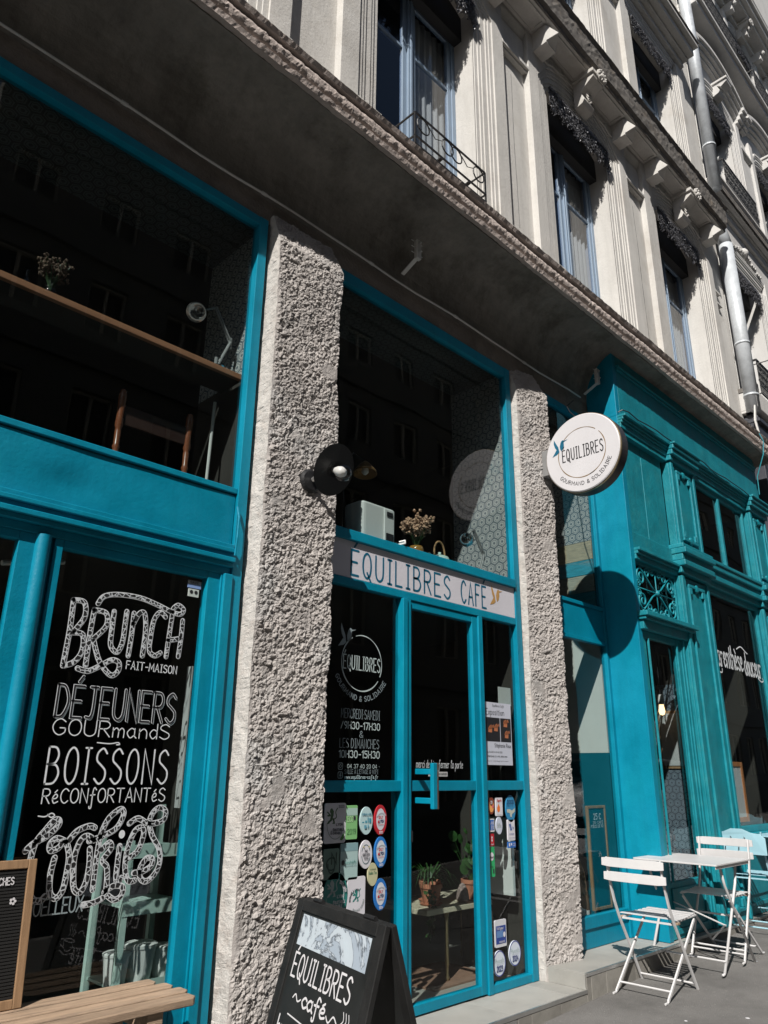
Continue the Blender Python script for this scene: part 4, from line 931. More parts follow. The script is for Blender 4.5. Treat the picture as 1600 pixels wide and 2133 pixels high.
# ================================================================== THIRD WINDOW (between second pillar and old shopfront)
mb = MB(); mb.box(5.46, 5.515, -.03, .03, .162, 4.9075); mb.box(6.385, 6.428, -.03, .03, .162, 4.9075); mb.box(5.515, 6.385, -.03, .03, 4.84, 4.9075)
TW = mb.build('shop_window', 'turq', B, .003, label='narrow shop window between the second stone pillar and the old shopfront')
q = MB(); q.box(5.515, 6.385, -.028, .03, 2.89, 2.925); q.box(5.515, 6.385, -.016, .03, 2.60, 2.8895); q.box(5.515, 6.385, -.028, .03, 2.565, 2.5995); q.build('panel', 'turq', TW, .003)
q = MB(); q.box(5.515, 6.385, -.028, .03, .30, .385); q.box(5.515, 6.385, -.014, .03, .1625, .2995); q.build('panel', 'turq', TW, .003)
pane('pane', 5.515, 6.385, 2.926, 4.839, .004, TW); pane('pane', 5.515, 6.385, .386, 2.5645, .004, TW)

# ================================================================== OLD SHOPFRONT
YS = -.34
mb = MB(); mb.box(6.430, 6.505, YS, .03, .162, 4.8595)
mb.prism_x([(-.02, 4.86), (-.02, 5.0), (-.0, 5.61), (YS, 5.61), (YS, 4.86)], 6.431, 6.5045)
OS = mb.build('old_shopfront', 'turq', B, .004, label='old panelled turquoise timber shopfront with carved pilasters')
T = 'turq_old'
q = MB(); q.box(6.4335, 6.4365, YS + .03, YS + .04, .2, 4.8); q.build('seam', 'turq_dark', OS)
q = MB(); q.box(6.505, XE - .3, YS, -.1, 4.862, 5.606); q.build('fascia', T, OS, .003)
q = MB(); q.box(6.505, XE - .3, YS - .02, YS + .01, 5.40, 5.43); q.box(6.505, XE - .3, YS - .035, YS + .01, 5.4305, 5.46); q.build('moulding', T, OS, .004)
q = MB()
for d, a, b in ((.085, 4.835, 4.8615), (.06, 4.805, 4.8345), (.045, 4.775, 4.8045), (.03, 4.72, 4.7745), (.015, 4.665, 4.7195)): q.box(6.436, 10.3, YS - d, YS + .05, a, b)
q.build('cornice_moulding', T, OS, .005)
q = MB(); q.box(6.506, 7.40, YS + .062, YS + .07, 3.66, 4.664); q.build('backing', 'ink', OS)
for a, b in ((6.536, 6.926), (6.935, 7.395)):
    q = MB(); q.box(a, b, YS + .035, YS + .06, 3.66, 4.6645); q.build('plank', T, OS, .004)
q = MB(); q.box(6.5055, 6.53, YS + .01, YS + .07, 3.66, 4.6645); q.build('stile', T, OS, .003)
q = MB(); q.box(6.505, 7.40, YS + .012, YS + .08, 3.485, 3.658); q.build('rail', T, OS, .005)
q = MB()
for d, a, b in ((.055, 3.455, 3.484), (.035, 3.425, 3.4545), (.015, 3.375, 3.4245)): q.box(6.505, 7.40, YS - d, YS + .05, a, b)
q.build('moulding', T, OS, .005)
# wrought iron fanlight
q = MB(); q.frame(6.505, 7.40, 2.862, 3.374, .03, YS + .02, YS + .06); q.build('fanlight_frame', T, OS, .003)
q = MB(); cx, cz, y = 6.95, 3.115, YS + .03
def scroll(cx, cz, r0, turns, a0, d, n=34):
    pts = []
    for i in range(n):
        t = i / (n - 1); a = a0 + d * turns * 2 * math.pi * t; rr = r0 * (1 - .80 * t); pts.append((cx + rr * math.cos(a), y, cz + rr * math.sin(a)))
    return pts
for sx in (-1, 1):
    for sz in (-1, 1):
        big = [(cx, y, cz), (cx + sx * .10, y, cz + sz * .05), (cx + sx * .24, y, cz + sz * .16), (cx + sx * .33, y, cz + sz * .22)]
        q.tube(big, .009, 6)
        q.tube(scroll(cx + sx * .31, cz + sz * .115, .085, 1.5, math.pi / 2 * sz, -sx * sz), .010, 6); q.tube(scroll(cx + sx * .175, cz + sz * .175, .06, 1.5, 0 if sx < 0 else math.pi, -sx * sz), .009, 6)
        q.tube(scroll(cx + sx * .37, cz + sz * .05, .045, 1.4, math.pi / 2 * sz, sx * sz), .008, 6); q.tube(scroll(cx + sx * .07, cz + sz * .19, .042, 1.4, math.pi if sx < 0 else 0, sx * sz), .008, 6)
q.tube([(cx - .40, y, cz), (cx + .40, y, cz)], .006, 6); q.tube([(cx, y, cz - .23), (cx, y, cz + .23)], .006, 6)
q.lathe([(.0, -.03), (.03, -.02), (.03, .02), (.0, .03)], (cx, y - .0, cz), (0, 1, 0), 10)
q.build('iron_scrolls', T, OS, smooth=True)
q = MB(); q.box(6.535, 7.37, YS + .075, YS + .08, 2.892, 3.344); q.build('pane', 'glass', OS)
q = MB(); q.box(6.436, 7.545, YS - .10, YS + .02, 2.815, 2.860); q.box(6.45, 7.50, YS - .075, YS + .02, 2.785, 2.8145); q.box(6.47, 7.46, YS - .04, YS + .02, 2.70, 2.7845); q.build('door_hood', T, OS, .005)
mb = MB(); mb.frame(6.51, 7.30, .165, 2.699, .075, YS + .015, YS + .07, wt=.06, wb=.42); D2 = mb.build('shop_door', T, OS, .005)
q = MB(); q.frame(6.575, 7.235, .20, .54, .04, YS + .001, YS + .0145); q.build('panel', T, D2, .004)
q = MB(); q.box(6.60, 6.615, YS - .005, YS + .014, .59, 2.63); q.box(7.19, 7.21, YS - .005, YS + .014, .59, 2.63); q.build('bead', T, D2, .003)
pane('pane', 6.586, 7.224, .586, 2.638, YS + .04, D2)
q = MB(); q.box(7.3005, 7.40, YS + .005, YS + .07, .165, 2.699); q.box(7.325, 7.36, YS - .012, YS + .0045, .165, 2.699); q.build('stile', T, OS, .004)
def pilaster(x0, x1, z0, z1, name='pilaster'):
    q = MB(); q.box(x0, x1, YS - .025, YS + .06, z0, z1); p = q.build(name, T, OS, .005)
    w = x1 - x0; a, b = x0 + w * .22, x1 - w * .2
    r_ = MB(); r_.box(x0 + .0, x0 + .05, YS - .055, YS - .0255, z0, z1); r_.box(x0 + .065, x0 + .105, YS - .042, YS - .0255, z0, z1)
    r_.box(a + .0, a + .03, YS - .05, YS - .0255, z0 + .12, z1 - .10); r_.box(b - .03, b, YS - .05, YS - .0255, z0 + .12, z1 - .10); r_.box(x1 - .045, x1, YS - .045, YS - .0255, z0, z1)
    for zz, s_ in ((z1 - .10, 1), (z0 + .12, -1)):
        m_ = (a + b) / 2
        r_.box(a, b, YS - .05, YS - .0256, min(zz, zz + s_ * .035), max(zz, zz + s_ * .035)); r_.box(a + .03, a + .075, YS - .05, YS - .026, min(zz, zz - s_ * .07), max(zz, zz - s_ * .07)); r_.box(b - .075, b - .03, YS - .05, YS - .026, min(zz, zz - s_ * .07), max(zz, zz - s_ * .07))
        r_.lathe([(.045, 0), (.045, .02), (.03, .028), (0, .03)], (m_, YS - .026, zz + s_ * .012), (0, -1, 0), 14)
    r_.build('carved_panel', T, p, .006)
    return p
for x0, x1 in ((7.402, 8.08), (9.66, 10.30)):
    pilaster(x0, x1, .165, 3.375); pilaster(x0 + .06, x1, 3.71, 4.6645)
    q = MB()
    for d, a, b in ((.12, 3.66, 3.705), (.14, 3.60, 3.6595), (.10, 3.53, 3.5995), (.12, 3.47, 3.5295), (.07, 3.40, 3.4695)): q.box(x0 - .01 - d * .2, x1 + .01 + d * .2, YS - d, YS + .05, a, b)
    q.build('capital', T, OS, .008)
    q = MB()
    for d, a, b in ((.14, 4.84, 4.866), (.12, 4.79, 4.8395), (.10, 4.73, 4.7895), (.07, 4.67, 4.7295)): q.box(x0 + .05 - d * .2, x1 + .01 + d * .2, YS - d, YS + .05, a, b)
    q.build('capital', T, OS, .008)
q = MB()
for d, a, b in ((.10, 3.655, 3.695), (.085, 3.59, 3.6545), (.055, 3.53, 3.5895), (.075, 3.47, 3.5295), (.03, 3.41, 3.4695)): q.box(8.082, 9.655, YS - d, YS + .05, a, b)
q.build('moulding', T, OS, .008)
q = MB(); q.frame(8.083, 9.655, 3.70, 4.6645, .05, YS + .01, YS + .06); q.box(8.84, 8.89, YS + .01, YS + .06, 3.751, 4.614); q.build('window_frame', T, OS, .004)
pane('pane', 8.135, 8.838, 3.752, 4.613, YS + .04, OS); pane('pane', 8.892, 9.604, 3.752, 4.613, YS + .04, OS)
q = MB(); q.frame(8.083, 9.655, .90, 3.409, .06, YS + .01, YS + .06); q.box(8.083, 9.655, YS - .04, YS + .06, .84, .8995); q.build('window_frame', T, OS, .004)
pane('lettered_pane', 8.145, 9.594, .962, 3.348, YS + .04, OS)
q = MB(); q.box(8.083, 9.655, YS + .02, YS + .06, .165, .8395); q.build('panel', T, OS)
for a, b in ((8.13, 8.84), (8.89, 9.61)):
    q = MB(); q.frame(a, b, .24, .78, .04, YS - .0, YS + .0195); q.box(a + .10, b - .10, YS + .004, YS + .0195, .34, .68); q.build('panel', T, OS, .005)
q = MB(); q.box(10.30, XE - .3, YS + .0, .0, .16, 4.86); q.box(XE - .32, XE - .2, YS + .02, .0, .16, 5.60); q.build('end_stile', T, OS, .004)
W3, w0 = text_strokes('Parenthese', .24, gap=1.0, shear=.0); q = MB()
G['P'] = '0,0 0,10|~0,10 3,9.7 4.1,7.4 3,5 0,4.8'
a, wa = text_strokes('Parenthèse', .25, gap=1.1); b, wb = text_strokes('douceur', .25, gap=1.1)
for st in fit(a, wa, 8.17, 2.56, .80): ribbon(q, st, .022, YP(YS + .0385))
for st in fit(b, wb, 9.02, 2.53, .50): ribbon(q, st, .022, YP(YS + .0385))
ribbon(q, crom([(8.20, 2.53), (8.25, 2.50), (8.34, 2.49), (8.36, 2.53)]), .014, YP(YS + .0385)); ribbon(q, crom([(8.85, 2.80), (8.98, 2.84), (9.10, 2.80), (9.16, 2.78)]), .014, YP(YS + .0385)); ribbon(q, crom([(9.40, 2.52), (9.48, 2.49), (9.55, 2.50), (9.54, 2.53)]), .014, YP(YS + .0385))
q.build('lettering', 'white_ink', OS)
# thick scribble outline behind to give the doubled look of hand lettering
# interior behind old shopfront: honeycomb wall and coloured planks
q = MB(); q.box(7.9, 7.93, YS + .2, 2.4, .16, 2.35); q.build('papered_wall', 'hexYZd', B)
q = MB(); q.box(7.9, 7.93, YS + .2, 2.4, 2.3501, 3.3); q.build('painted_wall', 'interior', B)
zz = 3.34
for i in range(9):
    h_ = .13 + .04 * ((i * 5) % 3); q = MB(); q.box(8.6, 10.4, 1.7, 1.73 + .006 * (i % 2), zz, zz + h_ - .004); q.build('plank', cols[(i * 3 + 1) % len(cols)][0], B, .002); zz += h_
q = MB(); q.box(8.6, 10.4, 1.74, 1.76, .16, 3.33); q.build('painted_wall', 'white_wall', B)
# ================================================================== NEIGHBOUR BUILDING
N = thing('neighbour_building', 'adjoining pale stone building with balconies and arched hoods beyond the downpipe', 'building')
CN = [12.25, 14.85, 17.45, 20.05, 22.65]; HN = .60; YN = -.12; PM = 'plaster2'
def nwall(z0, zo, zs, rise, z1): wall_floor(N, 'wall', CN, HN, z0, zo, zs, rise, z1, YN, .35, 11.06, 34, PM)
nwall(6.3, 6.93, 9.75, 0, 10.75); nwall(10.76, 11.1, 13.62, .16, 14.95); nwall(14.96, 15.1, 17.5, .12, 18.6); nwall(18.61, 18.8, 21, 0, 30)
q = MB(); q.box(11.06, 34, -.1, .35, -.3, 6.3); q.build('wall', 'storefront_dark', N)
q = MB(); q.box(11.05, 34, .9, 1.0, 0, 30); q.box(11.05, 34, .35, 8, 30, 30.2); q.box(10.99, 11.055, YN + .02, .9, -.3, 30); q.build('inner_wall', 'interior', N)
def band(z, prof, name='balcony_slab', x0=10.98, x1=34, m=PM):
    q = MB()
    for d, a, b in prof: q.box(x0 + .02 * (d < .3), x1, YN - d, YN + .01, z + a, z + b)
    return q.build(name, m, N, .008)
# cornice with railing under the second row of windows
band(10.72, ((.05, -.08, .08), (.08, .0805, .12), (.16, .1205, .22), (.18, .2205, .28), (.20, .2805, .32), (.22, .3205, .37)))
rough_p = [(YN - .30, 10.60), (YN - .40, 10.66)]
q = MB(); q.box(10.99, 34, YN - .190, YN - .1815, 10.86, 10.99); q.build('weathered_face', 'weathered', N)
band(6.62, ((.14, -.04, .0), (.24, .0005, .30),), x0=10.90)
q = MB(); q.prism_x([(YN, 6.925), (YN - .23, 6.925), (YN - .19, 6.97), (YN, 7.0)], 10.91, 34); q.build('slab_flashing', 'weathered', N)
q = MB(); q.box(10.97, 11.5, -.30, .0, -.3, 6.42); q.build('storefront_pilaster', 'storefront_dark', N, .006)
q = MB(); q.box(10.96, 11.52, -.34, .0, 6.421, 6.47); q.box(10.965, 11.51, -.32, .0, 6.471, 6.52); q.box(11.0, 34, -.28, .0, 6.525, 6.575); q.build('storefront_capital', 'storefront_dark', N, .006)
q = MB(); q.box(11.52, 34, -.24, -.1, 4.6, 6.42); q.build('storefront_fascia', 'storefront_dark', N, .006)
for i, cx in enumerate(CN):
    x0, x1 = cx - HN, cx + HN
    for (zo, zs, rise, zt) in ((6.93, 9.75, 0, 9.72), (11.1, 13.62, .16, 13.66), (15.1, 17.5, .12, 17.55), (18.8, 21, 0, 21)):
        w = casement(N, cx, HN * 2, zo + .05, zs - .25, .16, False, blue='shutter' if zo > 15 else 'winblue')
        q = MB(); q.box(x0 + .002, x1 - .002, .04, .155, zs - .32, zs + rise * .2); q.build('roller_box', 'shutter', w)
        q = MB(); q.box(x0 + .08, x1 - .08, .285, .29, zo + .1, zs - .4); q.build('curtain', 'curtain', w)
        valance(w, cx, -.15, zt - .07, HN * 2 - .02, .42)
        surround(N, cx, HN, zo, zs, rise, YN, PM)
    # railings
    railing(N, cx - .78, cx + .78, YN - .19, 11.13, 11.72, .18, dense=True)
    railing(N, cx - .78, cx + .78, YN - .36, 15.22, 15.88, .34, dense=True)
    railing(N, cx - .9, cx + .9, YN - .20, 7.03, 7.62, .19, dense=True)
    # arched hood over the second row
    q = MB()
    for dr0, dr1, d in ((.30, .36, .07), (.36, .44, .12), (.44, .50, .18), (.50, .58, .22)):
        A = arc_pts(cx, 1.12, 14.12, .34, 14, dr0 - .3); Bq = arc_pts(cx, 1.12, 14.12, .34, 14, dr1 - .3 - .0005)
        for j in range(14): q.prism_y([A[j], A[j + 1], Bq[j + 1], Bq[j]], YN - d, YN + .012)
    for s_ in (-1, 1):
        a = cx + s_ * 1.17
        for d, z0_, z1_ in ((.08, 14.04, 14.10), (.13, 14.1005, 14.2), (.19, 14.2005, 14.26), (.23, 14.2605, 14.34)): q.box(a - .10, a + .10, YN - d, YN + .011, z0_, z1_)
    q.build('arched_hood', PM, N, .005)
    keystone(N, cx, 13.78, YN - .03, PM, .28, False); keystone(N, cx, 17.62, YN - .03, PM, .4)
    # shell and garland carving over the first row
    q = MB()
    for s_ in (-1, 1):
        spiral(q, cx + s_ * .2, 10.14, YN - .05, .10, s_, .022); spiral(q, cx + s_ * .48, 10.05, YN - .05, .08, -s_, .02)
        for k in range(8):
            x = cx + s_ * (.12 + k * .075); zc = 10.16 - k * .02 + .02 * math.sin(k * 2.1)
            q.lathe([(.004, -.05), (.04, -.01), (.035, .03), (.004, .06)], (x, YN - .05, zc), (s_ * .6, -.5, .4), 7)
    q.lathe([(.01, -.02), (.10, .0), (.085, .06), (.04, .09), (.004, .10)], (cx, YN - .03, 10.22), (0, -1, 0), 12)
    q.build('carved_garland', PM, N)
    q = MB(); q.box(cx - .92, cx + .92, YN - .06, YN + .01, 9.99, 10.03); q.build('lintel_moulding', PM, N, .004)
    # panels between bays
    c = cx + 1.3
    for zb, zt in ((7.2, 9.4), (11.9, 13.3), (15.6, 17.2)):
        q = MB(); q.box(c - .3, c + .3, YN - .05, YN + .004, zt, zt + .03); q.box(c - .3, c + .3, YN - .08, YN + .004, zt + .03, zt + .08); q.box(c - .24, c + .24, YN - .03, YN + .003, zb, zt - .1); q.build('panel_moulding', PM, N, .004)
    c = cx - 1.04
# console blocks under balcony of row 3
band(14.98, ((.10, -.08, .0), (.34, .0005, .12), (.40, .1205, .2)))
band(18.1, ((.10, -.16, .0), (.34, .0005, .12), (.44, .1205, .26), (.5, .2605, .34)), name='cornice')
x = 11.4
while x < 26:
    q = MB(); q.box(x - .07, x + .07, YN - .24, YN + .002, 17.72, 17.94); q.lathe([(.004, 0), (.06, .02), (.05, .06), (.004, .08)], (x, YN - .25, 17.9), (0, -1, 0), 8); x += .87; q.build('console', PM, N, .004)

# ================================================================== OPPOSITE BUILDINGS (seen only in the glass)
def opposite(name, label, x0, x1, H, m, sp):
    O = thing(name, label, 'building', (0, 0, 0)); Y0 = -13.0
    mb = MB(); mb.box(x0, x1, Y0 - 9, Y0 - .25, -3, H); mb.build('wall', m, O)
    mb = MB(); n = int((x1 - x0) / sp); 
    front = MB(); fr = MB(); dk = MB()
    zf = [0.0, 4.2, 7.6, 10.8, 13.8, 16.6]
    wins = []
    for zi, (za, zb) in enumerate(zip(zf[:-1], zf[1:])):
        if zb > H: break
        x = x0
        for i in range(n):
            c = x0 + sp * (i + .5); w = .55; zo, zt = za + .9 if zi else za - 1, zb - .7
            front.box(x, c - w, Y0 - .25, Y0, za, zb); front.box(c - w, c + w, Y0 - .25, Y0, zt, zb)
            if zi: front.box(c - w, c + w, Y0 - .25, Y0, za, zo)
            x = c + w; wins.append((c, w, zo, zt))
        front.box(x, x1, Y0 - .25, Y0, za, zb); front.box(x0, x1, Y0 - .001, Y0 + .14, zb - .14, zb - .02)
    front.box(x0, x1, Y0 - .25, Y0, H - .5 if zf[-1] > H else zf[-1], H); front.box(x0, x1, Y0 - .3, Y0 + .5, H, H + .3)
    front.build('facade', m, O)
    for c, w, zo, zt in wins:
        q = MB(); q.frame(c - w, c + w, zo, zt, .07, Y0 - .2, Y0 - .12); q.box(c - .04, c + .04, Y0 - .2, Y0 - .12, zo + .07, zt - .07); o = q.build('window', 'curtain', O)
        q = MB(); q.box(c - w, c + w, Y0 - .245, Y0 - .21, zo, zt); q.build('pane', 'opp_dark', o)
    return O
opposite('opposite_building', 'shaded grey block across the street reflected darkly in the left shop glass', -34, 3, 15.5, 'opp', 2.4)
M['opp2'] = mat('shaded_grey_facade', (.20, .19, .17), .9, .15, 1.2, .004, 20)
opposite('opposite_building', 'shaded brown block across the street reflected darkly in the door and right shop glass', 3.1, 48, 17.2, 'opp2', 2.2)
# ================================================================== STREET THINGS
# round hanging sign
SX, SY, SZ, SR = 5.30, -.555, 4.02, .355
RS = thing('hanging_sign', 'round white projecting sign reading ÉQUILIBRES with a blue hummingbird, on the second pillar', 'sign', (SX, SY, SZ))
q = MB(); q.lathe([(SR, -.0), (SR, .115), (SR - .01, .12), (.01, .12)][::1], (0, 0, 0), (1, 0, 0), 72); q.build('case', 'dark_case', RS, smooth=False)
q = MB(); q.lathe([(SR - .004, 0), (SR - .004, -.012), (SR - .012, -.018), (.002, -.018)], (0, 0, 0), (1, 0, 0), 72); q.build('face', 'signwhite', RS)
q = MB(); q.lathe([(SR - .004, .1205), (SR - .012, .130), (.002, .130)], (0, 0, 0), (1, 0, 0), 72); q.build('face', 'signwhite', RS)
q = MB(); q.lathe([(SR + .003, -.004), (SR + .003, .012), (SR - .003, .012), (SR - .003, -.004)], (0, 0, 0), (1, 0, 0), 72); q.build('rim', mat('brass_rim', (.45, .36, .22), .35, .1, 5, metal=.8), RS)
PS = lambda a, b: (-.0195, -a, b)
q = MB(); brush_ring(q, 0, 0, .225, PS, -75, 40, .008); brush_ring(q, 0, 0, .225, PS, 50, 145, .006); brush_ring(q, 0, 0, .225, PS, 165, 300, .008); q.build('ring', mat('bronze_ring_print', (.20, .13, .06), .5), RS)
q = MB(); bird(q, -.285, .03, .16, PS); q.build('bird_logo', 'lettblue', RS)
write('lettering', 'ÉQUILIBRES', -.185, -.045, .108, .385, .009, PS, 'ink', RS, gap=2.6)
q = MB(); arc_text(q, 'GOURMAND & SOLIDAIRE', 0, 0, .278, R_(270 + 8), R_(118), .032, .0042, PS); q.build('lettering', 'ink', RS)
q = MB(); q.box(.0, .17, SR - .06, SR + .05, -.11, .13); q.build('mounting_box', 'case_grey', RS, .003)
# hanging cable to the sign
q = MB(); pts = [(5.36, -.50, 4.38), (5.5, -.35, 4.55), (5.85, -.12, 4.82), (6.1, -.05, 5.0)]; pts = [Vector(p) for p in pts]; q.tube(pts, .005, 5); tag(q.build('sign_cable', 'ink', None), 'thin black supply cable running from the soffit edge down to the round sign', 'cable')
# conduit under the cove
q = MB(); pts = [(-3 + i * .25, -.055 + .004 * math.sin(i * 1.7), 5.085 + .010 * math.sin(i * .9)) for i in range(38)]; q.tube(pts, .008, 8)
CD = tag(q.build('conduit_pipe', 'steel_grey', None, smooth=True), 'thin grey conduit running along the foot of the dark cove above the windows', 'pipe')
q = MB()
for i in range(1, 37, 4): p = Vector(pts[i]); q.tube([p - Vector((.02, 0, 0)), p + Vector((.02, 0, 0))], .012, 8)
q.build('clip', 'steel_grey', CD)
# loose wire along old shopfront fascia
q = MB(); pts = [(6.42, -.36, 4.88), (6.44, -.40, 4.90)] + [(6.5 + i * .2, YS - .095 + .008 * math.sin(i * 2), 4.885 - .012 * math.sin(i * 1.3) - .004 * i * .3) for i in range(19)]; q.tube(pts, .006, 6)
tag(q.build('facade_wire', 'ink', None), 'slack black wire lying on the cornice moulding of the old turquoise shopfront', 'cable')
q = MB(); q.tube([(10.05, -.56, 5.84), (10.06, -.60, 5.7), (10.03, -.58, 5.5), (10.0, -.47, 5.2), (10.0, -.46, 4.95)], .007, 6); tag(q.build('painted_wire', 'turq_old', None), 'turquoise painted wire dangling from the stone cornice over the last pilaster', 'cable')
# soffit brackets
def soffit_bracket(x, z, label):
    t = thing('steel_bracket', label, 'bracket', (x, -.20, z), 'steel brackets under the dark cove')
    q = MB(); q.box(-.035, .035, -.05, .0, -.06, .19); q.build('plate', 'steel_grey', t, .003)
    q = MB(); q.bar((-.02, -.02, -.06), (-.02, .2, -.16), .05, .012); q.build('arm', 'steel_grey', t)
    for zz in (.0, .08, .16): 
        q = MB(); q.tube([(-.10, -.02, zz), (.07, -.03, zz)], .005, 6); q.build('rod', 'alu', t)
    for zz in (.03, .15):
        q = MB(); q.lathe([(.006, 0), (.014, .008), (.014, .02), (.006, .03)], (.0, -.05, zz), (0, -1, 0), 8); q.build('bolt', 'alu', t)
    t.scale = (.68, .68, .68)
    return t
soffit_bracket(3.60, 5.27, 'pale steel bracket under the cove above the middle window')
soffit_bracket(6.33, 5.26, 'pale steel bracket under the cove left of the old shopfront, over the round sign')
# wall lamp on first pillar
WL = thing('wall_lamp', 'black round wall lamp with a clear glass bulb cover on the first stone pillar', 'lamp', (2.66, -.185, 3.10))
q = MB(); q.lathe([(.075, 0), (.075, .03), (.06, .04), (.004, .042)], (0, .03, .0), (0, -1, 0), 24); q.build('wall_plate', 'iron', WL, smooth=False)
ax = Vector((.10, -.80, -.40)).normalized(); c0 = Vector((.0, -.02, .0)); c1 = Vector((.03, -.16, .04))
q = MB(); q.tube([c0, c0 + Vector((.005, -.08, .03)), c1], .014, 8); q.build('arm', 'alu', WL)
q = MB(); q.lathe([(.012, -.05), (.05, -.045), (.06, .0), (.155, .014), (.16, .020), (.05, .014), (.004, .014)], c1, ax, 32); q.build('shade', 'iron', WL, smooth=False)
q = MB(); q.lathe([(.052, .016), (.056, .05), (.055, .10), (.045, .13), (.02, .148), (.002, .15)], c1, ax, 24); gl_ = q.build('glass_cover', 'bulb_glass', WL, smooth=True)
q = MB(); q.lathe([(.016, .014), (.018, .03), (.030, .055), (.034, .08), (.026, .105), (.003, .115)], c1, ax, 20); q.build('bulb', 'plastic_white', WL, smooth=True)
# small desk clip lamp inside behind the wall lamp (brass shade)
DLm = thing('desk_lamp', 'small brass shaded desk lamp behind the middle glass, left above the white machine', 'lamp', (3.30, .25, 2.915))
q = MB(); q.lathe([(.07, 0), (.07, .012), (.01, .02)], (0, 0, 0), n=20); q.build('base', 'iron', DLm)
q = MB(); q.tube([(0, 0, .01), (.02, 0, .35), (-.02, 0, .60), (.10, 0, .74), (.22, -.0, .70)], .005, 6); q.build('arm', 'iron', DLm)
q = MB(); q.lathe([(.02, .05), (.04, .03), (.085, -.03), (.09, -.05), (.086, -.05), (.035, .02)], (.22, .0, .655), (.1, .1, 1), 20); q.build('shade', mat('brass_shade', (.35, .2, .08), .3, .1, 5, metal=.6), DLm, smooth=True)
q = MB(); q.lathe([(.01, -.02), (.028, .0), (.024, .03), (.01, .05)], (.22, .0, .62), n=12); q.build('bulb', 'plastic_white', DLm, smooth=True)
def archi_lamp(name, label, x, y, z, s_, headdir):
    t = thing(name, label, 'lamp', (x, y, z))
    q = MB(); q.lathe([(.085 * s_, 0), (.085 * s_, .012), (.06 * s_, .022), (.01, .028)], (0, 0, 0), n=28); q.build('base', 'chrome', t)
    a = Vector((0, 0, .02)); b = Vector((.09 * headdir * -1, .0, .25 * s_)) ; c = Vector((headdir * .04 * s_, 0, .45 * s_)); d = c + Vector((headdir * .13 * s_, -.02, -.10))
    q = MB()
    for o in (-.010, .010): q.tube([a + Vector((0, o, 0)), b + Vector((0, o, 0))], .0065, 6); q.tube([b + Vector((0, o, 0)), c + Vector((0, o, 0))], .0065, 6)
    q.tube([b + Vector((0, 0, -.05)), b + Vector((0, 0, .03))], .012, 8); q.tube([c, d], .006, 6); q.tube([a, a + Vector((0, 0, .08))], .012, 8); q.build('arm', 'case_grey', t)
    q = MB(); ax = Vector((headdir * .55, -.55, -.62)).normalized(); q.lathe([(.018, -.07), (.03, -.06), (.035, -.02), (.062 * s_, .05), (.063 * s_, .055), (.03, -.01), (.004, -.02)], d, ax, 24); q.build('shade', 'chrome', t, smooth=True)
    return t
archi_lamp('architect_lamp', 'chrome jointed desk lamp on the wooden shelf in the left upper window', 2.16, .20, 3.80, 1.0, -1)
archi_lamp('architect_lamp', 'chrome jointed desk lamp on the ledge behind the right end of the middle glass', 4.72, .16, 2.915, .95, -1)
# wooden shelf behind left upper window, objects on it
q = MB(); q.box(-2.5, 2.30, .08, .110, 3.742, 3.780); WS = tag(q.build('wooden_shelf', 'shelf_wood', None, .003), 'long reddish wooden shelf hung across the left upper window', 'shelf')
q = MB(); q.box(-2.5, 2.30, .1105, .34, 3.752, 3.779); q.build('board', 'interior', WS)  # near-black colour stands in for the shade on the shelf's underside
def vase_flowers(x, y, z, label, s_=1.0, seed=1, m='amber', big=True):
    t = thing('flower_vase', label, 'vase', (x, y, z))
    q = MB(); q.lathe([(.035 * s_, 0), (.045 * s_, .02), (.046 * s_, .08 * s_), (.04 * s_, .10 * s_), (.036 * s_, .10 * s_), (.03 * s_, .02)], n=20); q.build('vase', m, t, smooth=True)
    rnd = random.Random(seed); q = MB(); fl_ = MB()
    for i in range(46):
        a = rnd.uniform(0, 6.283); e = rnd.uniform(.2, 1.0); L_ = rnd.uniform(.12, .22) * s_; d = Vector((math.cos(a) * e * .7, math.sin(a) * e * .7, 1)).normalized()
        p = Vector((0, 0, .09 * s_)); q.tube([p, p + d * L_ * .5 + Vector((0, 0, .01)), p + d * L_], .0014, 4)
        for k in range(9):
            c = p + d * L_ * rnd.uniform(.75, 1.08) + Vector([rnd.uniform(-.018, .018) for _ in range(3)]) * s_; r2 = rnd.uniform(.005, .013) * s_
            fl_.lathe([(.001, -r2), (r2, 0), (.001, r2)], c, [rnd.uniform(-1, 1) for _ in range(2)] + [1], 5)
    q.build('stems', 'leaf', t); fl_.build('dried_flowers', 'dried' if m == 'amber' else 'dried_dim', t)
vase_flowers(3.98, .16, 2.915, 'amber vase of dried pinkish flowers on the ledge between white machine and teapot', 1.25, 3)
vase_flowers(1.115, .20, 3.78, 'small clear vase with thin dried flowers on the dim wooden shelf, upper left window', .9, 5, 'bulb_glass')
q = MB(); q.lathe([(.03, 0), (.032, .07), (.012, .10), (.012, .13), (.016, .14)], (.99, .20, 3.78), n=16); tag(q.build('glass_bottle', 'bulb_glass', None, smooth=True), 'small clear glass bottle at the far left of the dim wooden shelf', 'bottle')
WM = thing('white_machine', 'pale rounded appliance with a handle slot on the ledge behind the middle glass', 'appliance', (3.47, .14, 2.915))
q = MB(); q.prism_z(rrect(-.17, .17, -.10, .10, .04), .0, .30); q.build('body', 'plastic_white', WM, .02)
q = MB(); q.box(.04, .14, -.112, -.1005, .03, .28); q.build('door', 'plastic_white', WM, .01); q = MB(); q.box(.06, .12, -.119, -.1125, .225, .26); q.build('handle_slot', 'ink', WM, .006); q = MB(); q.box(.055, .125, -.119, -.1125, .035, .10); q.build('panel', 'ink', WM)
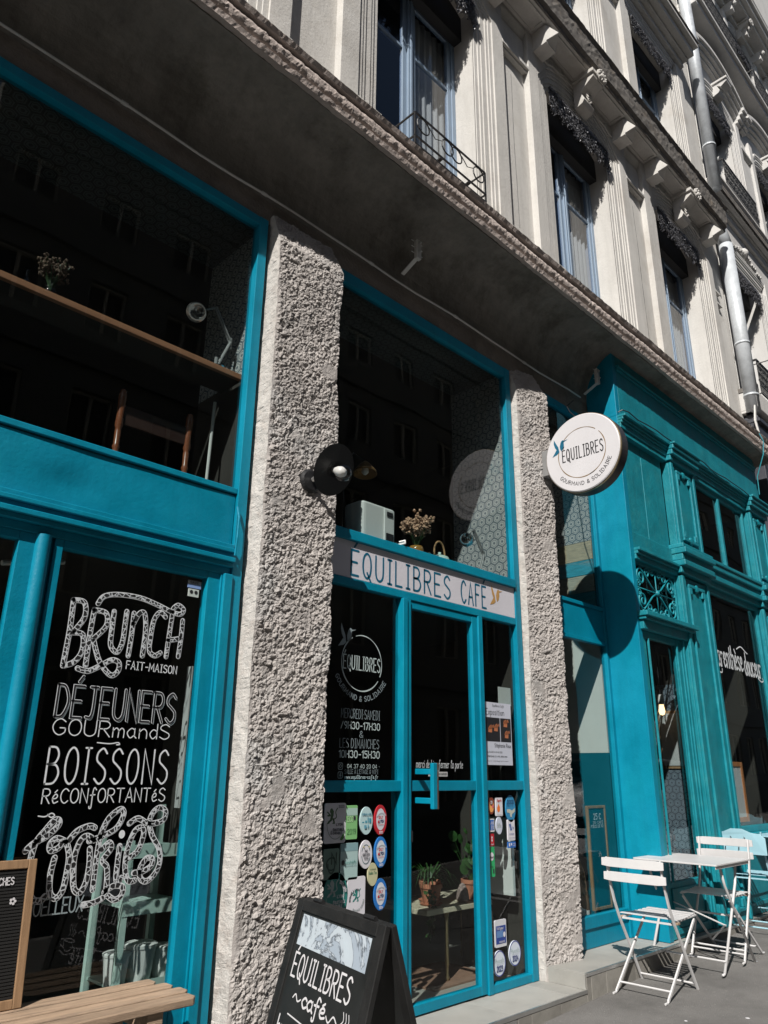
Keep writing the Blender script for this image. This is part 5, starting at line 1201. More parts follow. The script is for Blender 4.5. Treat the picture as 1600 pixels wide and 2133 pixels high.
q = MB(); q.tube([(.13, -.14, .02), (.16, -.20, .03), (.19, -.17, .06), (.16, -.14, .05)], .008, 6); q.build('hose', 'plastic_white', WM)
TP = thing('teapot', 'pale celadon teapot with a tall rattan handle on the ledge behind the middle glass', 'teapot', (4.26, .17, 2.915))
q = MB(); q.lathe([(.04, 0), (.075, .02), (.085, .06), (.07, .10), (.035, .115), (.012, .125), (.014, .14), (.002, .145)], n=24); q.build('pot', 'mint', TP, smooth=True)
q = MB(); q.tube([(-.07, 0, .06), (-.11, 0, .09), (-.125, 0, .115)], [.02, .013, .010], 8); q.build('spout', 'mint', TP, smooth=True)
q = MB(); q.tube([(-.06 + .0, 0, .09)] + [(.062 * math.cos(math.pi - k / 10 * math.pi), 0, .13 + .10 * math.sin(k / 10 * math.pi)) for k in range(11)] + [(.06, 0, .09)], .008, 8); q.build('handle', 'rattan', TP, smooth=True)
q = MB(); q.lathe([(.03, 0), (.045, .02), (.03, .035)], (4.50, .14, 2.915), n=12); tag(q.build('bread_roll', 'dried', None, smooth=True), 'small brown round ornament between the teapot and the chrome lamp', 'ornament')
# mezzanine chair seen from the back through the left upper glass
MC = thing('wooden_chair', 'dark red turned-wood chair seen from behind through the left upper window', 'chair', (1.73, .28, 2.90))
for x in (-.10, .335):
    q = MB(); q.lathe([(.018, -.02), (.020, .20), (.017, .22), (.022, .235), (.017, .25), (.019, .33), (.016, .345), (.023, .36), (.020, .44), (.024, .52), (.024, .555), (.018, .575), (.020, .585), (.002, .60)], (x, 0, 0), n=14); q.build('back_post', 'red_wood', MC, smooth=True)
q = MB(); q.box(-.085, .32, -.006, .010, .38, .50); q.box(-.085, .32, -.006, .010, .14, .18); q.build('back_rail', 'dim_wood', MC, .004)
q = MB(); q.box(-.11, .35, .02, .44, -.02, .02); q.build('seat', 'shelf_wood', MC, .006)
q = MB(); q.tube([(2.20, .25, 2.90), (2.21, .25, 3.62)], .010, 8); tag(q.build('metal_pole', 'steel_grey', None), 'thin blue grey metal pole standing inside the left upper window beside the frame', 'pole')
# light tube inside the left shop
q = MB(); q.tube([(1.22, .5, 2.42), (1.55, .55, 2.50)], .014, 8); tag(q.build('light_tube', 'plastic_white', None), 'white neon tube fitting on the ceiling inside behind the word BRUNCH', 'lamp')
# mint shelf rack with buckets inside left window
RK = thing('metal_rack', 'mint green metal shelf rack behind the lower lettered glass', 'shelf', (1.98, .18, 0))
for x in (-.04, .28):
    for y in (0, .3):
        q = MB(); q.box(x - .015, x + .015, y - .015, y + .015, .0, 1.25 if x > 0 else 1.10); q.build('leg', 'mint', RK)
for z in (.46, .80, 1.05):
    q = MB(); q.box(-.04, .28, .002, .298, z, z + .012); q.box(-.054, .294, -.018, -.0155, z - .03, z + .03); q.build('shelf', 'mint', RK)
for i, (x, z, s_) in enumerate(((1.97, .473, .8), (2.09, .473, .95), (2.215, .473, .8))):
    t = thing('plastic_bucket', ['leftmost of three white lidded buckets on the mint rack', 'middle white lidded bucket on the mint rack', 'white lidded bucket at the right end of the mint rack'][i], 'bucket', (x, .25, z), 'white buckets on the mint rack')
    q = MB(); q.lathe([(.06 * s_, 0), (.078 * s_, .15 * s_)], n=20); q.build('body', 'plastic_white', t); q = MB(); q.lathe([(.082 * s_, .1505 * s_), (.084 * s_, .165 * s_), (.07 * s_, .172 * s_)], n=20); q.build('lid', 'plastic_white', t)
# pale strip standing for the mint wall's edge inside the left lower window
q = MB(); q.box(2.11, 2.116, .05, .10, 1.25, 1.95) ; tag(q.build('mint_wall_edge', 'bag', None), 'pale edge of the mint wall just inside the lettered glass, right edge', 'paper')

def onp(x, y): return (x, y, gz(x) + .0)
# ---- bench and letter board
BN = thing('slatted_bench', 'weathered wooden bench with four planks at the lower left corner', 'bench', (1.3, -.22, 0))
for i in range(4):
    y0 = -.205 + i * .103; e = [.70, .725, .715, .69][i]
    q = MB(); pts = [(-1.3, y0), (e - .02, y0), (e, y0 + .02), (e, y0 + .070), (e - .01, y0 + .083), (-1.3, y0 + .083)]; q.prism_z(pts, .512 , .542); q.build('plank', 'wood', BN, .004)
for x in (-.9, .52):
    q = MB(); q.box(x - .035, x + .035, -.19, .18, .45, .511); q.build('crossbar', 'wood', BN, .004)
    for y in (-.15, .15):
        q = MB(); q.box(x - .03, x + .03, y - .03, y + .03, gz(1.3 + x), .4495); q.build('leg', 'wood', BN, .004)
LBd = thing('letter_board', 'oak framed black letter board with white letters leaning on the window, above the bench', 'notice board', (1.02, -.095, .5435))
LBd.rotation_euler = (R_(-6), 0, R_(0))
q = MB(); q.frame(-.42, .385, 0, .53, .034, -.012, .012); q.build('frame', 'frame_wood', LBd, .003)
q = MB(); q.box(-.386, .351, -.002, .010, .034, .496); q.build('felt_back', 'felt', LBd)
q = MB()
for i in range(38): q.box(-.3855, .3505, -.0042, -.0021, .036 + i * .012, .036 + i * .012 + .0075)
q.build('felt_ridge', 'felt', LBd)['kind'] = 'stuff'
PL = YP(-.0075)
for s_, z, x1, h in (('SANDWICHES', .440, .300, .026), ('CAFÉ', .390, .225, .026), ('QUARTIER', .290, .235, .022), ('NOTRE', .225, .20, .022), ('SAVEURS', .155, .265, .026), ('BUFFE', .095, .235, .024)):
    st, w0 = text_strokes(s_, h, gap=1.8); write('letters', s_, x1 - w0, z, h, w0, .0045, PL, 'signwhite', LBd, gap=1.8)
q = MB()
for k in range(5):
    a = k / 5 * 6.283; disc(q, .305 + .009 * math.cos(a), .378 + .009 * math.sin(a), .0055, .0055, PL, 8)
q.build('flower_mark', 'signwhite', LBd)

# ---- A-frame chalk board
AX = Vector((2.40, -.60, .893)); BX = Vector((2.225, -1.325, .893))
wv = (BX - AX); W_ = wv.length; wv.normalize(); nv = Vector((wv.y, -wv.x, 0)); 
if nv.x > 0: nv = -nv        # points towards the passers-by (-x)
AF = thing('a_frame_board', 'black A-frame chalkboard with a marble picture and white words ÉQUILIBRES café', 'chalkboard', (AX + BX) / 2 - Vector((0, 0, .893)) )
def leaf_board(sign, name, front):
    """one leaf, hinged at the top, leaning out by 'sign' along nv"""
    L_ = 1.03; spread = .27
    org = (AX + BX) / 2 + nv * sign * .012; down = (nv * sign * spread + Vector((0, 0, -.985))).normalized(); nn = wv.cross(down).normalized()
    if nn.dot(nv) * sign < 0: nn = -nn
    base = AF.location
    def PP(a, b, d=0.0):  # a across, b down from the top, d outwards
        return tuple(org + wv * a + down * b + nn * d - base)
    def slab(mb, a0, a1, b0, b1, d0, d1):
        c = [(a0, b0, d0), (a1, b0, d0), (a1, b1, d0), (a0, b1, d0), (a0, b0, d1), (a1, b0, d1), (a1, b1, d1), (a0, b1, d1)]
        mb.add([PP(*p) for p in c], [(0, 3, 2, 1), (4, 5, 6, 7), (0, 1, 5, 4), (1, 2, 6, 5), (2, 3, 7, 6), (3, 0, 4, 7)])
    h = W_ / 2; q = MB()
    slab(q, -h, -h + .055, 0, L_, -.012, .012); slab(q, h - .055, h, 0, L_, -.012, .012); slab(q, -h + .055, h - .055, 0, .045, -.012, .012); slab(q, -h + .055, h - .055, .90, .955, -.012, .012)
    lf = q.build(name, 'blackwood', AF, .003)
    q = MB(); slab(q, -h + .055, h - .055, .045, .90, -.006, .004); q.build('panel', 'blackboard', lf)
    if front:
        # which way does the text run: left edge is the wall end (AX)
        PT = lambda a, b, d=.0052: PP(a, -b, d)
        q = MB(); slab(q, -h + .075, h - .085, .055, .172, .0041, .0048); q.build('marble_picture', 'marble', lf)
        def w2(s_, x0, z0, h_, w_, sw, **k):
            st, w0 = text_strokes(s_, h_, **k); mb = MB()
            for st_ in fit(st, w0, x0, z0, w_): ribbon(mb, st_, sw, PT)
            mb.build('chalk_lettering', 'signwhite', lf)
        w2('ÉQUILIBRES', -h + .095, -.286, .086, .50, .0085, gap=1.9)
        w2('café', -.125, -.368, .055, .20, .0085, gap=.3)
        q = MB()
        PT0 = PT; PT = lambda a, b, d=.0052: PT0(a, b + .222, d)
        ribbon(q, crom([(-.21, -.575), (-.19, -.56), (-.165, -.58), (-.14, -.57)]), .006, PT); ribbon(q, crom([(.085, -.575), (.11, -.59), (.14, -.565), (.17, -.58)]), .006, PT)
        ribbon(q, [(-.22, -.635), (-.025, -.645)], .005, PT); ribbon(q, [(.025, -.645), (.20, -.652)], .005, PT)
        poly(q, [(0, -.668), (-.02, -.64), (-.012, -.628), (0, -.636), (.012, -.628), (.02, -.64)], PT)
        cx, cz = .225, -.62
        ribbon(q, crom([(cx - .045, cz), (cx - .04, cz - .03), (cx - .015, cz - .05), (cx + .015, cz - .05), (cx + .04, cz - .03), (cx + .045, cz)]), .005, PT); ribbon(q, crom([(cx - .045, cz), (cx, cz + .008), (cx + .045, cz), (cx, cz - .01), (cx - .045, cz)]), .005, PT)
        ribbon(q, crom([(cx + .045, cz - .005), (cx + .07, cz - .0), (cx + .065, cz - .03), (cx + .035, cz - .035)]), .005, PT); ribbon(q, crom([(cx - .06, cz - .055), (cx, cz - .07), (cx + .06, cz - .055)]), .004, PT)
        for o in (-.02, .0, .02): ribbon(q, crom([(cx + o, cz + .02), (cx + o - .01, cz + .04), (cx + o + .01, cz + .06), (cx + o, cz + .085)]), .004, PT)
        q.build('chalk_drawing', 'signwhite', lf)
        PT = PT0
        w2('brunch @ café', -h + .09, -.505, .075, .46, .009, gap=.8)
    return lf
leaf_board(1, 'front_leaf', True); leaf_board(-1, 'back_leaf', False)
q = MB(); b_ = AF.location
for t_ in (-.22, .22):
    p = (AX + BX) / 2 + wv * t_ + Vector((0, 0, .006)) - b_; q.tube([p - wv * .04, p + wv * .04], .010, 8)
q.build('hinge', 'iron', AF)

q = MB(); pts = [onp(*a) for a in ((6.0, -1.75), (6.2, -1.6), (6.5, -1.52), (6.7, -1.35), (7.1, -1.25), (7.6, -1.05), (8.2, -1.0))]; q.tube(pts, .006, 4); tag(q.build('pavement_crack', 'ink', None), 'thin dark crack running across the asphalt at the lower right', 'crack')
for i, (x, y) in enumerate(((5.15, -1.02), (5.45, -1.28), (6.9, -1.3))):
    q = MB(); q.lathe([(.010 + .004 * i, 0), (.008, .002), (.002, .003)], (x, y, gz(x) + .001), n=9); tag(q.build('litter_spot', 'signwhite', None), ['tiny white litter flake on the asphalt nearest the step', 'tiny white litter flake on the asphalt at the bottom edge of the picture', 'tiny white litter flake on the asphalt near the far chairs'][i], 'litter')
# ---- bistro furniture
def bistro_chair(m, label, x, y, rz, group, panel=False, cat='chair'):
    t = thing('bistro_chair', label, cat, (x, y, gz(x) + .001), group, rz)
    for s_ in (-1, 1):
        yy = s_ * .205; q = MB()       # long member: top of back, seat, front foot
        P_ = [(.055, yy, .855), (.085, yy, .70), (.13, yy, .56), (.185, yy, .45), (.28, yy * 1.0, .30), (.455, yy, .012)]
        for a, b in zip(P_[:-1], P_[1:]): q.bar(a, b, .020, .012, (0, 1, 0))
        q.tube([(.45, yy, .014), (.462, yy, .006), (.495, yy, .006)], .008, 6); q.build('back_leg', m, t, .001)
        yi = s_ * .185; q = MB(); P_ = [(.56, yi, .435), (.50, yi, .40), (.28, yi, .245 + .05), (.02, yi, .012)]
        P_ = [(.56, yi, .44), (.02, yi, .012)]
        for a, b in zip(P_[:-1], P_[1:]): q.bar(a, b, .018, .012, (0, 1, 0))
        q.tube([(.022, yi, .014), (.01, yi, .006), (-.025, yi, .006)], .008, 6); q.build('front_leg', m, t, .001)
        q = MB(); q.bar((.20, yi, .452), (.60, yi * .97, .462), .018, .010); q.build('seat_rail', m, t, .001)
        q = MB(); q.bar((.195, yy - .012, .452), (.235, yy - .012, .452), .020, .014); q.build('rubber_stop', 'wood', t, .003)
    q = MB(); q.tube([(.43, -.20, .055), (.43, .20, .055)], .0065, 8); q.build('stretcher', m, t)
    q = MB(); q.tube([(.075, -.18, .06), (.075, .18, .06)], .0065, 8); q.build('stretcher', m, t)
    q = MB(); q.bar((.20, -.19, .445), (.20, .19, .445), .012, .012); q.build('stretcher', m, t)
    for i in range(7):
        x_ = .235 + i * .058; w_ = .215 - .006 * i; z_ = .470 - .006 * math.sin(i / 6 * math.pi)
        q = MB(); q.box(x_ - .019, x_ + .019, -w_, w_, z_, z_ + .006); q.build('seat_slat', m, t, .001)
    if not panel:
        for z0, x_ in ((.795, .050), (.700, .068)):
            q = MB(); n = 8; vs = []
            for i in range(n + 1):
                yy = -.235 + .47 * i / n; c = .012 * (1 - (yy / .235) ** 2); e = .006 if i in (0, n) else 0
                for dx in (-.0, -.010):
                    vs += [(x_ + dx - c - .004 , yy, z0 + e), (x_ + dx - c + (.0 if True else 0) - .012 * 0, yy, z0 + .062 - e)]
            # quads: front/back/top/bottom
            for i in range(n):
                a = i * 4; b = a + 4; q.f += [(a, b, b + 1, a + 1), (a + 2, a + 3, b + 3, b + 2), (a + 1, b + 1, b + 3, a + 3), (a, a + 2, b + 2, b)]
            q.f += [(0, 1, 3, 2), (n * 4, n * 4 + 2, n * 4 + 3, n * 4 + 1)]; q.v = vs
            q.build('back_slat', m, t, .0015)
    else:
        top = [(-.24, .80), (-.2, .835), (-.12, .845), (-.05, .875), (.05, .875), (.12, .845), (.2, .835), (.24, .80)]
        pl = [(-.24, .66), (.24, .66)] + [(a, b) for a, b in top[::-1]]
        q = MB(); n = len(pl); vs = [(.052 - .012 * (1 - (a / .24) ** 2), a, b) for a, b in pl] + [(.044 - .012 * (1 - (a / .24) ** 2), a, b) for a, b in pl]
        q.add(vs, [tuple(range(n)), tuple(range(2 * n - 1, n - 1, -1))] + [(i, n + i, n + (i + 1) % n, (i + 1) % n) for i in range(n)]); q.build('back_panel', m, t, .0015)
        q = MB()
        for i in range(11):
            a = -.09 + i * .02; b = .755 + .03 * math.sin(i * 1.1); d = (1 if i % 2 else -1)
            for off in (.028,): q.add([(off, a, b), (off, a + .008, b + d * .012 + .004), (off, a + .012, b + d * .030), (off, a - .002, b + d * .016)], [(0, 1, 2, 3), (3, 2, 1, 0)])
        q.build('leaf_cutout', 'ink', t)
    return t
WG = 'white folding bistro chairs at the white table'
bistro_chair('white_steel', 'white folding slatted bistro chair nearest the camera, left of the white table', 5.36, -.615, R_(1), WG)
bistro_chair('white_steel', 'white folding slatted bistro chair on the far right side of the white table, facing it', 7.06, -.63, R_(181), WG)
BG = 'light blue folding bistro chairs on the pavement'
bistro_chair('blue_steel', 'light blue folding bistro chair with leaf cut-outs, back to back with the far white chair', 7.62, -.50, R_(4), BG, True)
bistro_chair('blue_steel', 'light blue folding bistro chair on the far side of the blue table', 9.30, -.62, R_(184), BG, True)
def bistro_table(m, label, x0, x1, y0, y1, h):
    cx, cy = (x0 + x1) / 2, (y0 + y1) / 2; t = thing('bistro_table', label, 'table', (cx, cy, gz(cx) + .001)); a, b = (x1 - x0) / 2, (y1 - y0) / 2
    q = MB(); q.prism_z(rrect(-a, a, -b, b, .015), h - .012, h); q.box(-a + .01, a - .01, -b + .01, -b + .014, h - .035, h - .0121); q.box(-a + .01, a - .01, b - .014, b - .01, h - .035, h - .0121); q.build('table_top', m, t, .003)
    for s_ in (-1, 1):
        for d in (-1, 1):
            yy = s_ * (b - .045 - (.012 if d > 0 else 0)); q = MB(); P_ = [(d * .17, yy, h - .02), (d * .12, yy, h - .16), (-d * .28, yy, .012)]
            q.tube(P_, .0105, 8); q.tube([(-d * .278, yy, .013), (-d * .29, yy, .007), (-d * .32, yy, .007)], .009, 6); q.build('leg', m, t, smooth=True)
    for d in (-1, 1):
        q = MB(); q.tube([(d * .245, -b + .05, .085), (d * .245, b - .05, .085)], .007, 8); q.build('stretcher', m, t)
    q = MB(); q.tube([(-.15, -b + .06, .31), (.10, b - .08, .40)], .006, 6); q.bar((-.18, -b + .05, .32), (.14, -b + .3, .15), .014, .004); q.build('brace', m, t)
    q = MB(); q.bar((.10, -b + .05, .345), (.10, b - .05, .345), .020, .012); q.build('crossbar', m, t)
    return t
bistro_table('white_steel', 'square white metal folding table between the two white bistro chairs', 6.16, 6.83, -.90, -.22, .745)
bistro_table('blue_steel', 'light blue metal folding table beyond the white chairs, at the right edge', 8.30, 8.95, -.85, -.25, .745)

# ---- downpipe, hub and street cable
DP = thing('downpipe', 'large galvanised zinc downpipe on the joint between the two stone buildings', 'pipe', (10.98, -.27, 6.58))
q = MB(); q.tube([(0, 0, 0), (0, 0, 3.02)], .105, 24); q.build('pipe_section', 'zinc', DP, smooth=True)
q = MB(); q.tube([(0, .0, 3.02), (0, .06, 3.4), (0, .06, 3.9)], .10, 24); q.build('pipe_section', 'zinc', DP, smooth=True)
q = MB(); q.tube([(0, .0, 4.18), (0, .0, 11.6)], .10, 24); q.build('pipe_section', 'zinc', DP, smooth=True)
for z in (.25, 1.15, 5.05, 7.35):
    q = MB(); q.tube([(0, 0, z), (0, 0, z + .035)], .112, 24); q.build('collar', 'zinc', DP, smooth=True)
q = MB()
for k in range(3):
    q.tube([(10.86 - k * .012, -.34, 6.62), (10.80 - k * .02, -.33, 6.35), (10.80 - k * .015, -.36, 6.05), (10.84, -.42, 5.88)], .011, 6)
tag(q.build('cable_bundle', 'steel_grey', None), 'bundle of grey cables bending down from the foot of the zinc downpipe', 'cable')
SC = thing('street_cable', 'taut street cable anchored to the facade by a pinkish rosette right of the downpipe', 'cable', (11.35, YN, 7.55))
q = MB(); q.lathe([(.09, 0), (.10, .03), (.07, .06), (.05, .08), (.02, .10)], (0, 0, 0), (0, -1, 0), 14); q.build('anchor', 'mortar', SC)
q = MB(); q.tube([(0, -.08, 0), (.30, -.9, .12)], .010, 6); q.tube([(.30, -.9, .12), (4.2, -11.5, 1.6)], .008, 6); q.build('cable', 'iron', SC)
q = MB(); q.lathe([(.01, -.05), (.035, -.03), (.035, .03), (.01, .05)], (.17, -.52, .068), (.30, -.82, .12), 12); q.build('insulator', 'zinc', SC)

# ---- stickers on the door glazing
FY = -.0035
def sticker(x, z, w, h, shape, col, label, parts=(), rot=0.0, name='sticker'):
    o = MB()
    if shape == 'r': poly(o, rrect(x - w / 2, x + w / 2, z - h / 2, z + h / 2, min(w, h) * .08), YP(FY))
    else: disc(o, x, z, w / 2, h / 2, YP(FY), 36)
    v = list(o.v); n = len(v); o.v += [(a, .0035, c) for a, b, c in v]; o.f += [(i, n + i, n + (i + 1) % n, (i + 1) % n) for i in range(n)]
    s_ = tag(o.build(name, flat('sticker_%s' % ('_'.join(str(int(c * 100)) for c in col)), col), None), label, 'sticker', 'window stickers around the cafe door')
    for i, (k, cc, *a) in enumerate(parts):
        m_ = flat('print_%s' % ('_'.join(str(int(c * 100)) for c in cc)), cc); q = MB(); P_ = YP(FY - .0008 * (i + 1))
        if k == 'disc': disc(q, x + a[0] * w, z + a[1] * h, a[2] * w, a[3] * h, P_, 28)
        elif k == 'rect': poly(q, [(x + a[0] * w, z + a[1] * h), (x + a[2] * w, z + a[1] * h), (x + a[2] * w, z + a[3] * h), (x + a[0] * w, z + a[3] * h)], P_)
        elif k == 'text':
            st, w0 = text_strokes(a[0], a[3] * h, gap=1.6)
            for t in fit(st, w0, x + a[1] * w, z + a[2] * h, a[4] * w): ribbon(q, t, a[5], P_)
        elif k == 'ring':
            pts = [(x + a[0] * w * math.cos(R_(t)), z + a[1] * h * math.sin(R_(t))) for t in range(int(a[2]), int(a[3]) + 1, 10)]; ribbon(q, pts, a[4], P_)
        elif k == 'arc': arc_text(q, a[0], x, z, a[1] * w, R_(a[2]), R_(a[3]), a[4] * w, a[5], P_, a[6])
        elif k == 'poly': poly(q, [(x + p[0] * w, z + p[1] * h) for p in a[0]], P_)
        elif k == 'lion':   # heraldic rampant lion silhouette in pieces
            ox, oz, s2 = x + a[0] * w, z + a[1] * h, a[2] * w
            for pl in ([(.3, .2), (.5, .25), (.6, .5), (.62, .75), (.45, .95), (.3, .85), (.28, .7), (.38, .6), (.36, .4)], [(.36, .55), (.1, .75), (.02, .68), (.2, .58), (.05, .5), (.12, .44), (.36, .45)], [(.4, .3), (.15, .15), (.05, .0), (.25, .02), (.3, .1), (.5, .2)], [(.5, .3), (.6, .1), (.5, .0), (.75, .0), (.72, .15), (.62, .35)]): poly(q, [(ox + p[0] * s2, oz + p[1] * s2) for p in pl], P_)
            ribbon(q, crom([(ox + .6 * s2, oz + .25 * s2), (ox + .85 * s2, oz + .4 * s2), (ox + .78 * s2, oz + .7 * s2), (ox + .92 * s2, oz + .92 * s2)]), .07 * s2, P_)
        q.build('print', m_, s_)
    return s_
Wt, Gr, Bk = (.62, .61, .66), (.05, .11, .05), (.03, .03, .04)
TG = (.02, .19, .17)
sticker(3.105, 1.150, .165, .215, 'r', Wt, 'white rounded LYON ÉQUITABLE & DURABLE sticker with green lion, top left of door-side glass', [('lion', Gr, -.42, -.02, .55), ('text', Bk, 'LYON', .05, -.07, .06, .30, .003), ('text', Bk, 'ÉQUITABLE', -.10, -.20, .055, .50, .0028), ('text', Bk, '&', -.22, -.28, .09, .08, .0025), ('text', Bk, 'DURABLE', -.10, -.28, .055, .40, .0028), ('ring', Gr, .40, .40, 180, 300, .0025), ('text', Bk, '2020', .12, .38, .06, .26, .0025), ('poly', (.06, .2, .04), [(.2, -.42), (.32, -.3), (.42, -.26), (.40, -.38), (.3, -.44)])])
sticker(3.235, 1.150, .090, .185, 'r', (.20, .45, .18), 'green certificate sticker reading 2019, second in the top row beside the white lion sticker', [('rect', (.35, .5, .45), -.5, .2, .5, .42), ('text', (.08, .2, .08), '2019', -.38, -.35, .15, .74, .0035), ('text', (.45, .6, .4), 'ECO', -.40, .02, .16, .5, .003), ('rect', Bk, .12, .08, .30, .18)])
sticker(3.355, 1.155, .105, .155, 'e', (.42, .58, .60), 'pale blue oval sticker with bottle pictures, third in the top sticker row', [('rect', (.03, .25, .35), -.33, -.08, -.18, -.04), ('rect', (.03, .25, .35), -.10, -.08, .02, .0), ('rect', (.03, .25, .35), .08, -.08, .14, .12), ('rect', (.03, .25, .35), .20, -.08, .34, .08), ('text', (.03, .2, .3), 'EMBALLAGE', -.36, .20, .06, .72, .0025), ('rect', (.1, .3, .4), -.2, -.28, -.02, -.16), ('rect', (.1, .3, .4), .06, -.26, .14, -.14)])
def onlylyon(x, z, label, ring, yr, top=(.62, .62, .66)):
    sticker(x, z, .108, .172, 'e', ring, label, [('disc', (.55, .57, .62), 0, .02, .35, .36), ('text', (.45, .02, .03), 'ONLY', -.16, .04, .09, .34, .003), ('text', (.02, .03, .1), 'LYON', -.14, -.09, .09, .38, .0035), ('poly', (.45, .02, .03), [(-.26, -.06), (-.16, -.0), (-.10, -.02), (-.14, -.09), (-.22, -.10)]), ('rect', (.4, .03, .04), -.24, -.16, .22, -.145), ('text', Wt, yr, -.14, -.44, .07, .28, .0028), ('arc', (.6, .65, .7), 'RECOMMANDE PAR', .42, 90, 120, .07, .0018, False)])
onlylyon(3.475, 1.155, 'red ringed ONLYLYON oval sticker, fourth in the top sticker row', (.42, .02, .03), '2022')
onlylyon(3.480, .975, 'blue ringed ONLYLYON oval sticker marked 2023, below the red ringed one', (.02, .16, .48), '2023')
onlylyon(3.482, .745, 'lower blue ringed ONLYLYON oval sticker marked 2024, above the edge of the A-board', (.02, .15, .46), '2024')
sticker(3.085, .935, .120, .160, 'r', (.12, .20, .17), 'dim green square sticker with an interlaced emblem, left edge of the door glass', [('ring', (.02, .05, .04), .30, .20, 60, 300, .008), ('ring', (.02, .05, .04), .22, .30, 180, 400, .008), ('text', (.02, .05, .04), 'N', 0, 0, .35, .3, .008)])
sticker(3.222, .940, .135, .195, 'r', (.36, .50, .50), 'pale mint rectangular sticker with a small black hexagon, middle of the door side glass', [('rect', (.20, .33, .36), -.5, .28, .5, .5), ('poly', Bk, [(-.44, .02), (-.36, .06), (-.28, .02), (-.28, -.06), (-.36, -.10), (-.44, -.06)]), ('text', (.2, .42, .40), 'ecotable', -.22, -.06, .09, .62, .0025), ('text', (.15, .3, .3), 'commerce', -.20, -.12, .03, .6, .0015)])
sticker(3.355, .970, .105, .155, 'e', Wt, 'white oval THE GREENER GOOD sticker with a leaf wreath', [('ring', (.05, .12, .14), .33, .33, 20, 160, .004), ('ring', (.05, .12, .14), .33, .33, 190, 340, .004), ('text', Bk, 'THE', -.12, .07, .08, .24, .0022), ('text', Bk, 'GREENER', -.27, -.05, .08, .54, .0022), ('text', Bk, 'GOOD', -.16, -.17, .08, .32, .0022), ('disc', (.5, .4, .05), -.2, .27, .04, .03), ('disc', (.5, .4, .05), .2, .26, .04, .03)])
sticker(3.415, .858, .082, .125, 'e', (.48, .47, .30), 'small cream round Guides sticker between the wreath sticker and the lower blue one', [('text', (.08, .2, .12), 'Guides Tao', -.40, -.0, .13, .78, .0022), ('text', (.2, .25, .15), 'recommande', -.28, .2, .06, .56, .0014)])
sticker(3.125, .770, .185, .240, 'e', TG, 'dark green round LYON ÉQUITABLE & DURABLE sticker marked 2022-2024, lowest on the left', [('lion', (.30, .36, .36), -.38, -.02, .50), ('text', Wt, 'LYON', .06, -.05, .06, .25, .003), ('text', Wt, 'ÉQUITABLE', -.10, -.17, .055, .48, .0028), ('text', Wt, '&', -.2, -.25, .08, .07, .0025), ('text', Wt, 'DURABLE', -.10, -.25, .055, .36, .0028), ('ring', (.3, .36, .36), .40, .38, 185, 300, .003), ('arc', Wt, '2022-2024', .40, 42, 62, .08, .0035, False), ('ring', Wt, .31, .31, -20, 60, .003)])
sticker(3.285, .735, .140, .240, 'r', Wt, 'tall white ENGAGÉ À LYON card with a green lion beside the dark round sticker', [('lion', TG, -.24, -.04, .50), ('arc', Bk, 'ENGAGÉ À LYON', .37, 128, 120, .07, .0026, False), ('arc', (.2, .25, .25), 'ÉCONOMIE DURABLE', .40, 300, 120, .065, .0018, True), ('text', (.2, .22, .25), '2022-2025', -.12, -.40, .045, .44, .0022), ('text', (.2, .22, .25), 'LABEL', -.12, -.34, .03, .18, .0015)])
sticker(4.587, 1.215, .075, .115, 'e', (.20, .04, .02), 'dark red and orange round sticker marked 29, top left of the right door-side glass', [('disc', (.75, .33, .10), 0, -.05, .36, .34), ('disc', (.12, .03, .02), 0, .16, .24, .17), ('text', Wt, '29', -.13, .10, .16, .26, .004), ('disc', (.6, .1, .2), .18, -.05, .1, .08)])
sticker(4.680, 1.205, .080, .125, 'r', Wt, 'white card with an orange drop and red script, in the top sticker row', [('disc', (.75, .17, .03), -.12, -.12, .22, .17), ('poly', (.75, .17, .03), [(-.28, -.02), (-.10, .18), (.08, -.02)]), ('text', (.5, .03, .03), 'Guyette', -.3, .28, .13, .62, .0025), ('rect', (.4, .4, .42), -.4, -.42, .4, -.40)])
sticker(4.818, 1.190, .118, .185, 'e', (.03, .22, .42), 'blue round RPPP sticker with a handshake, top right of the right door-side glass', [('text', (.01, .03, .1), 'RPPP', -.34, .08, .22, .68, .0045), ('poly', (.45, .48, .42), [(-.42, -.02), (-.1, -.02), (.1, -.08), (.42, .02), (.40, -.12), (.12, -.2), (.05, -.32), (-.08, -.30), (-.14, -.16), (-.40, -.14)])])
sticker(4.585, 1.085, .060, .085, 'r', (.62, .62, .64), 'small white sticker with a blue square of capitals, under the 29 sticker', [('rect', (.02, .12, .42), -.38, -.38, .40, .42), ('text', Wt, 'AM', -.18, .05, .26, .5, .003), ('text', Wt, 'EX', -.12, -.30, .26, .4, .003)])
sticker(4.672, 1.080, .074, .115, 'e', (.52, .56, .66), 'pale blue oval sticker reading Billie, under the orange drop card', [('text', (.3, .35, .3), 'Billie', -.3, -.12, .24, .6, .0022)])
sticker(4.582, .990, .052, .078, 'r', (.42, .01, .02), 'small red sticker with a white flame mark, under the blue square one', [('poly', Wt, [(0, .35), (.16, .18), (.10, .08), (.16, -.02), (0, -.2), (-.16, -.02), (-.10, .08), (-.16, .18)]), ('disc', (.42, .01, .02), 0, .08, .07, .06), ('text', Wt, 'michelin'[:0] + 'simple', -.3, -.40, .10, .6, .0014)])
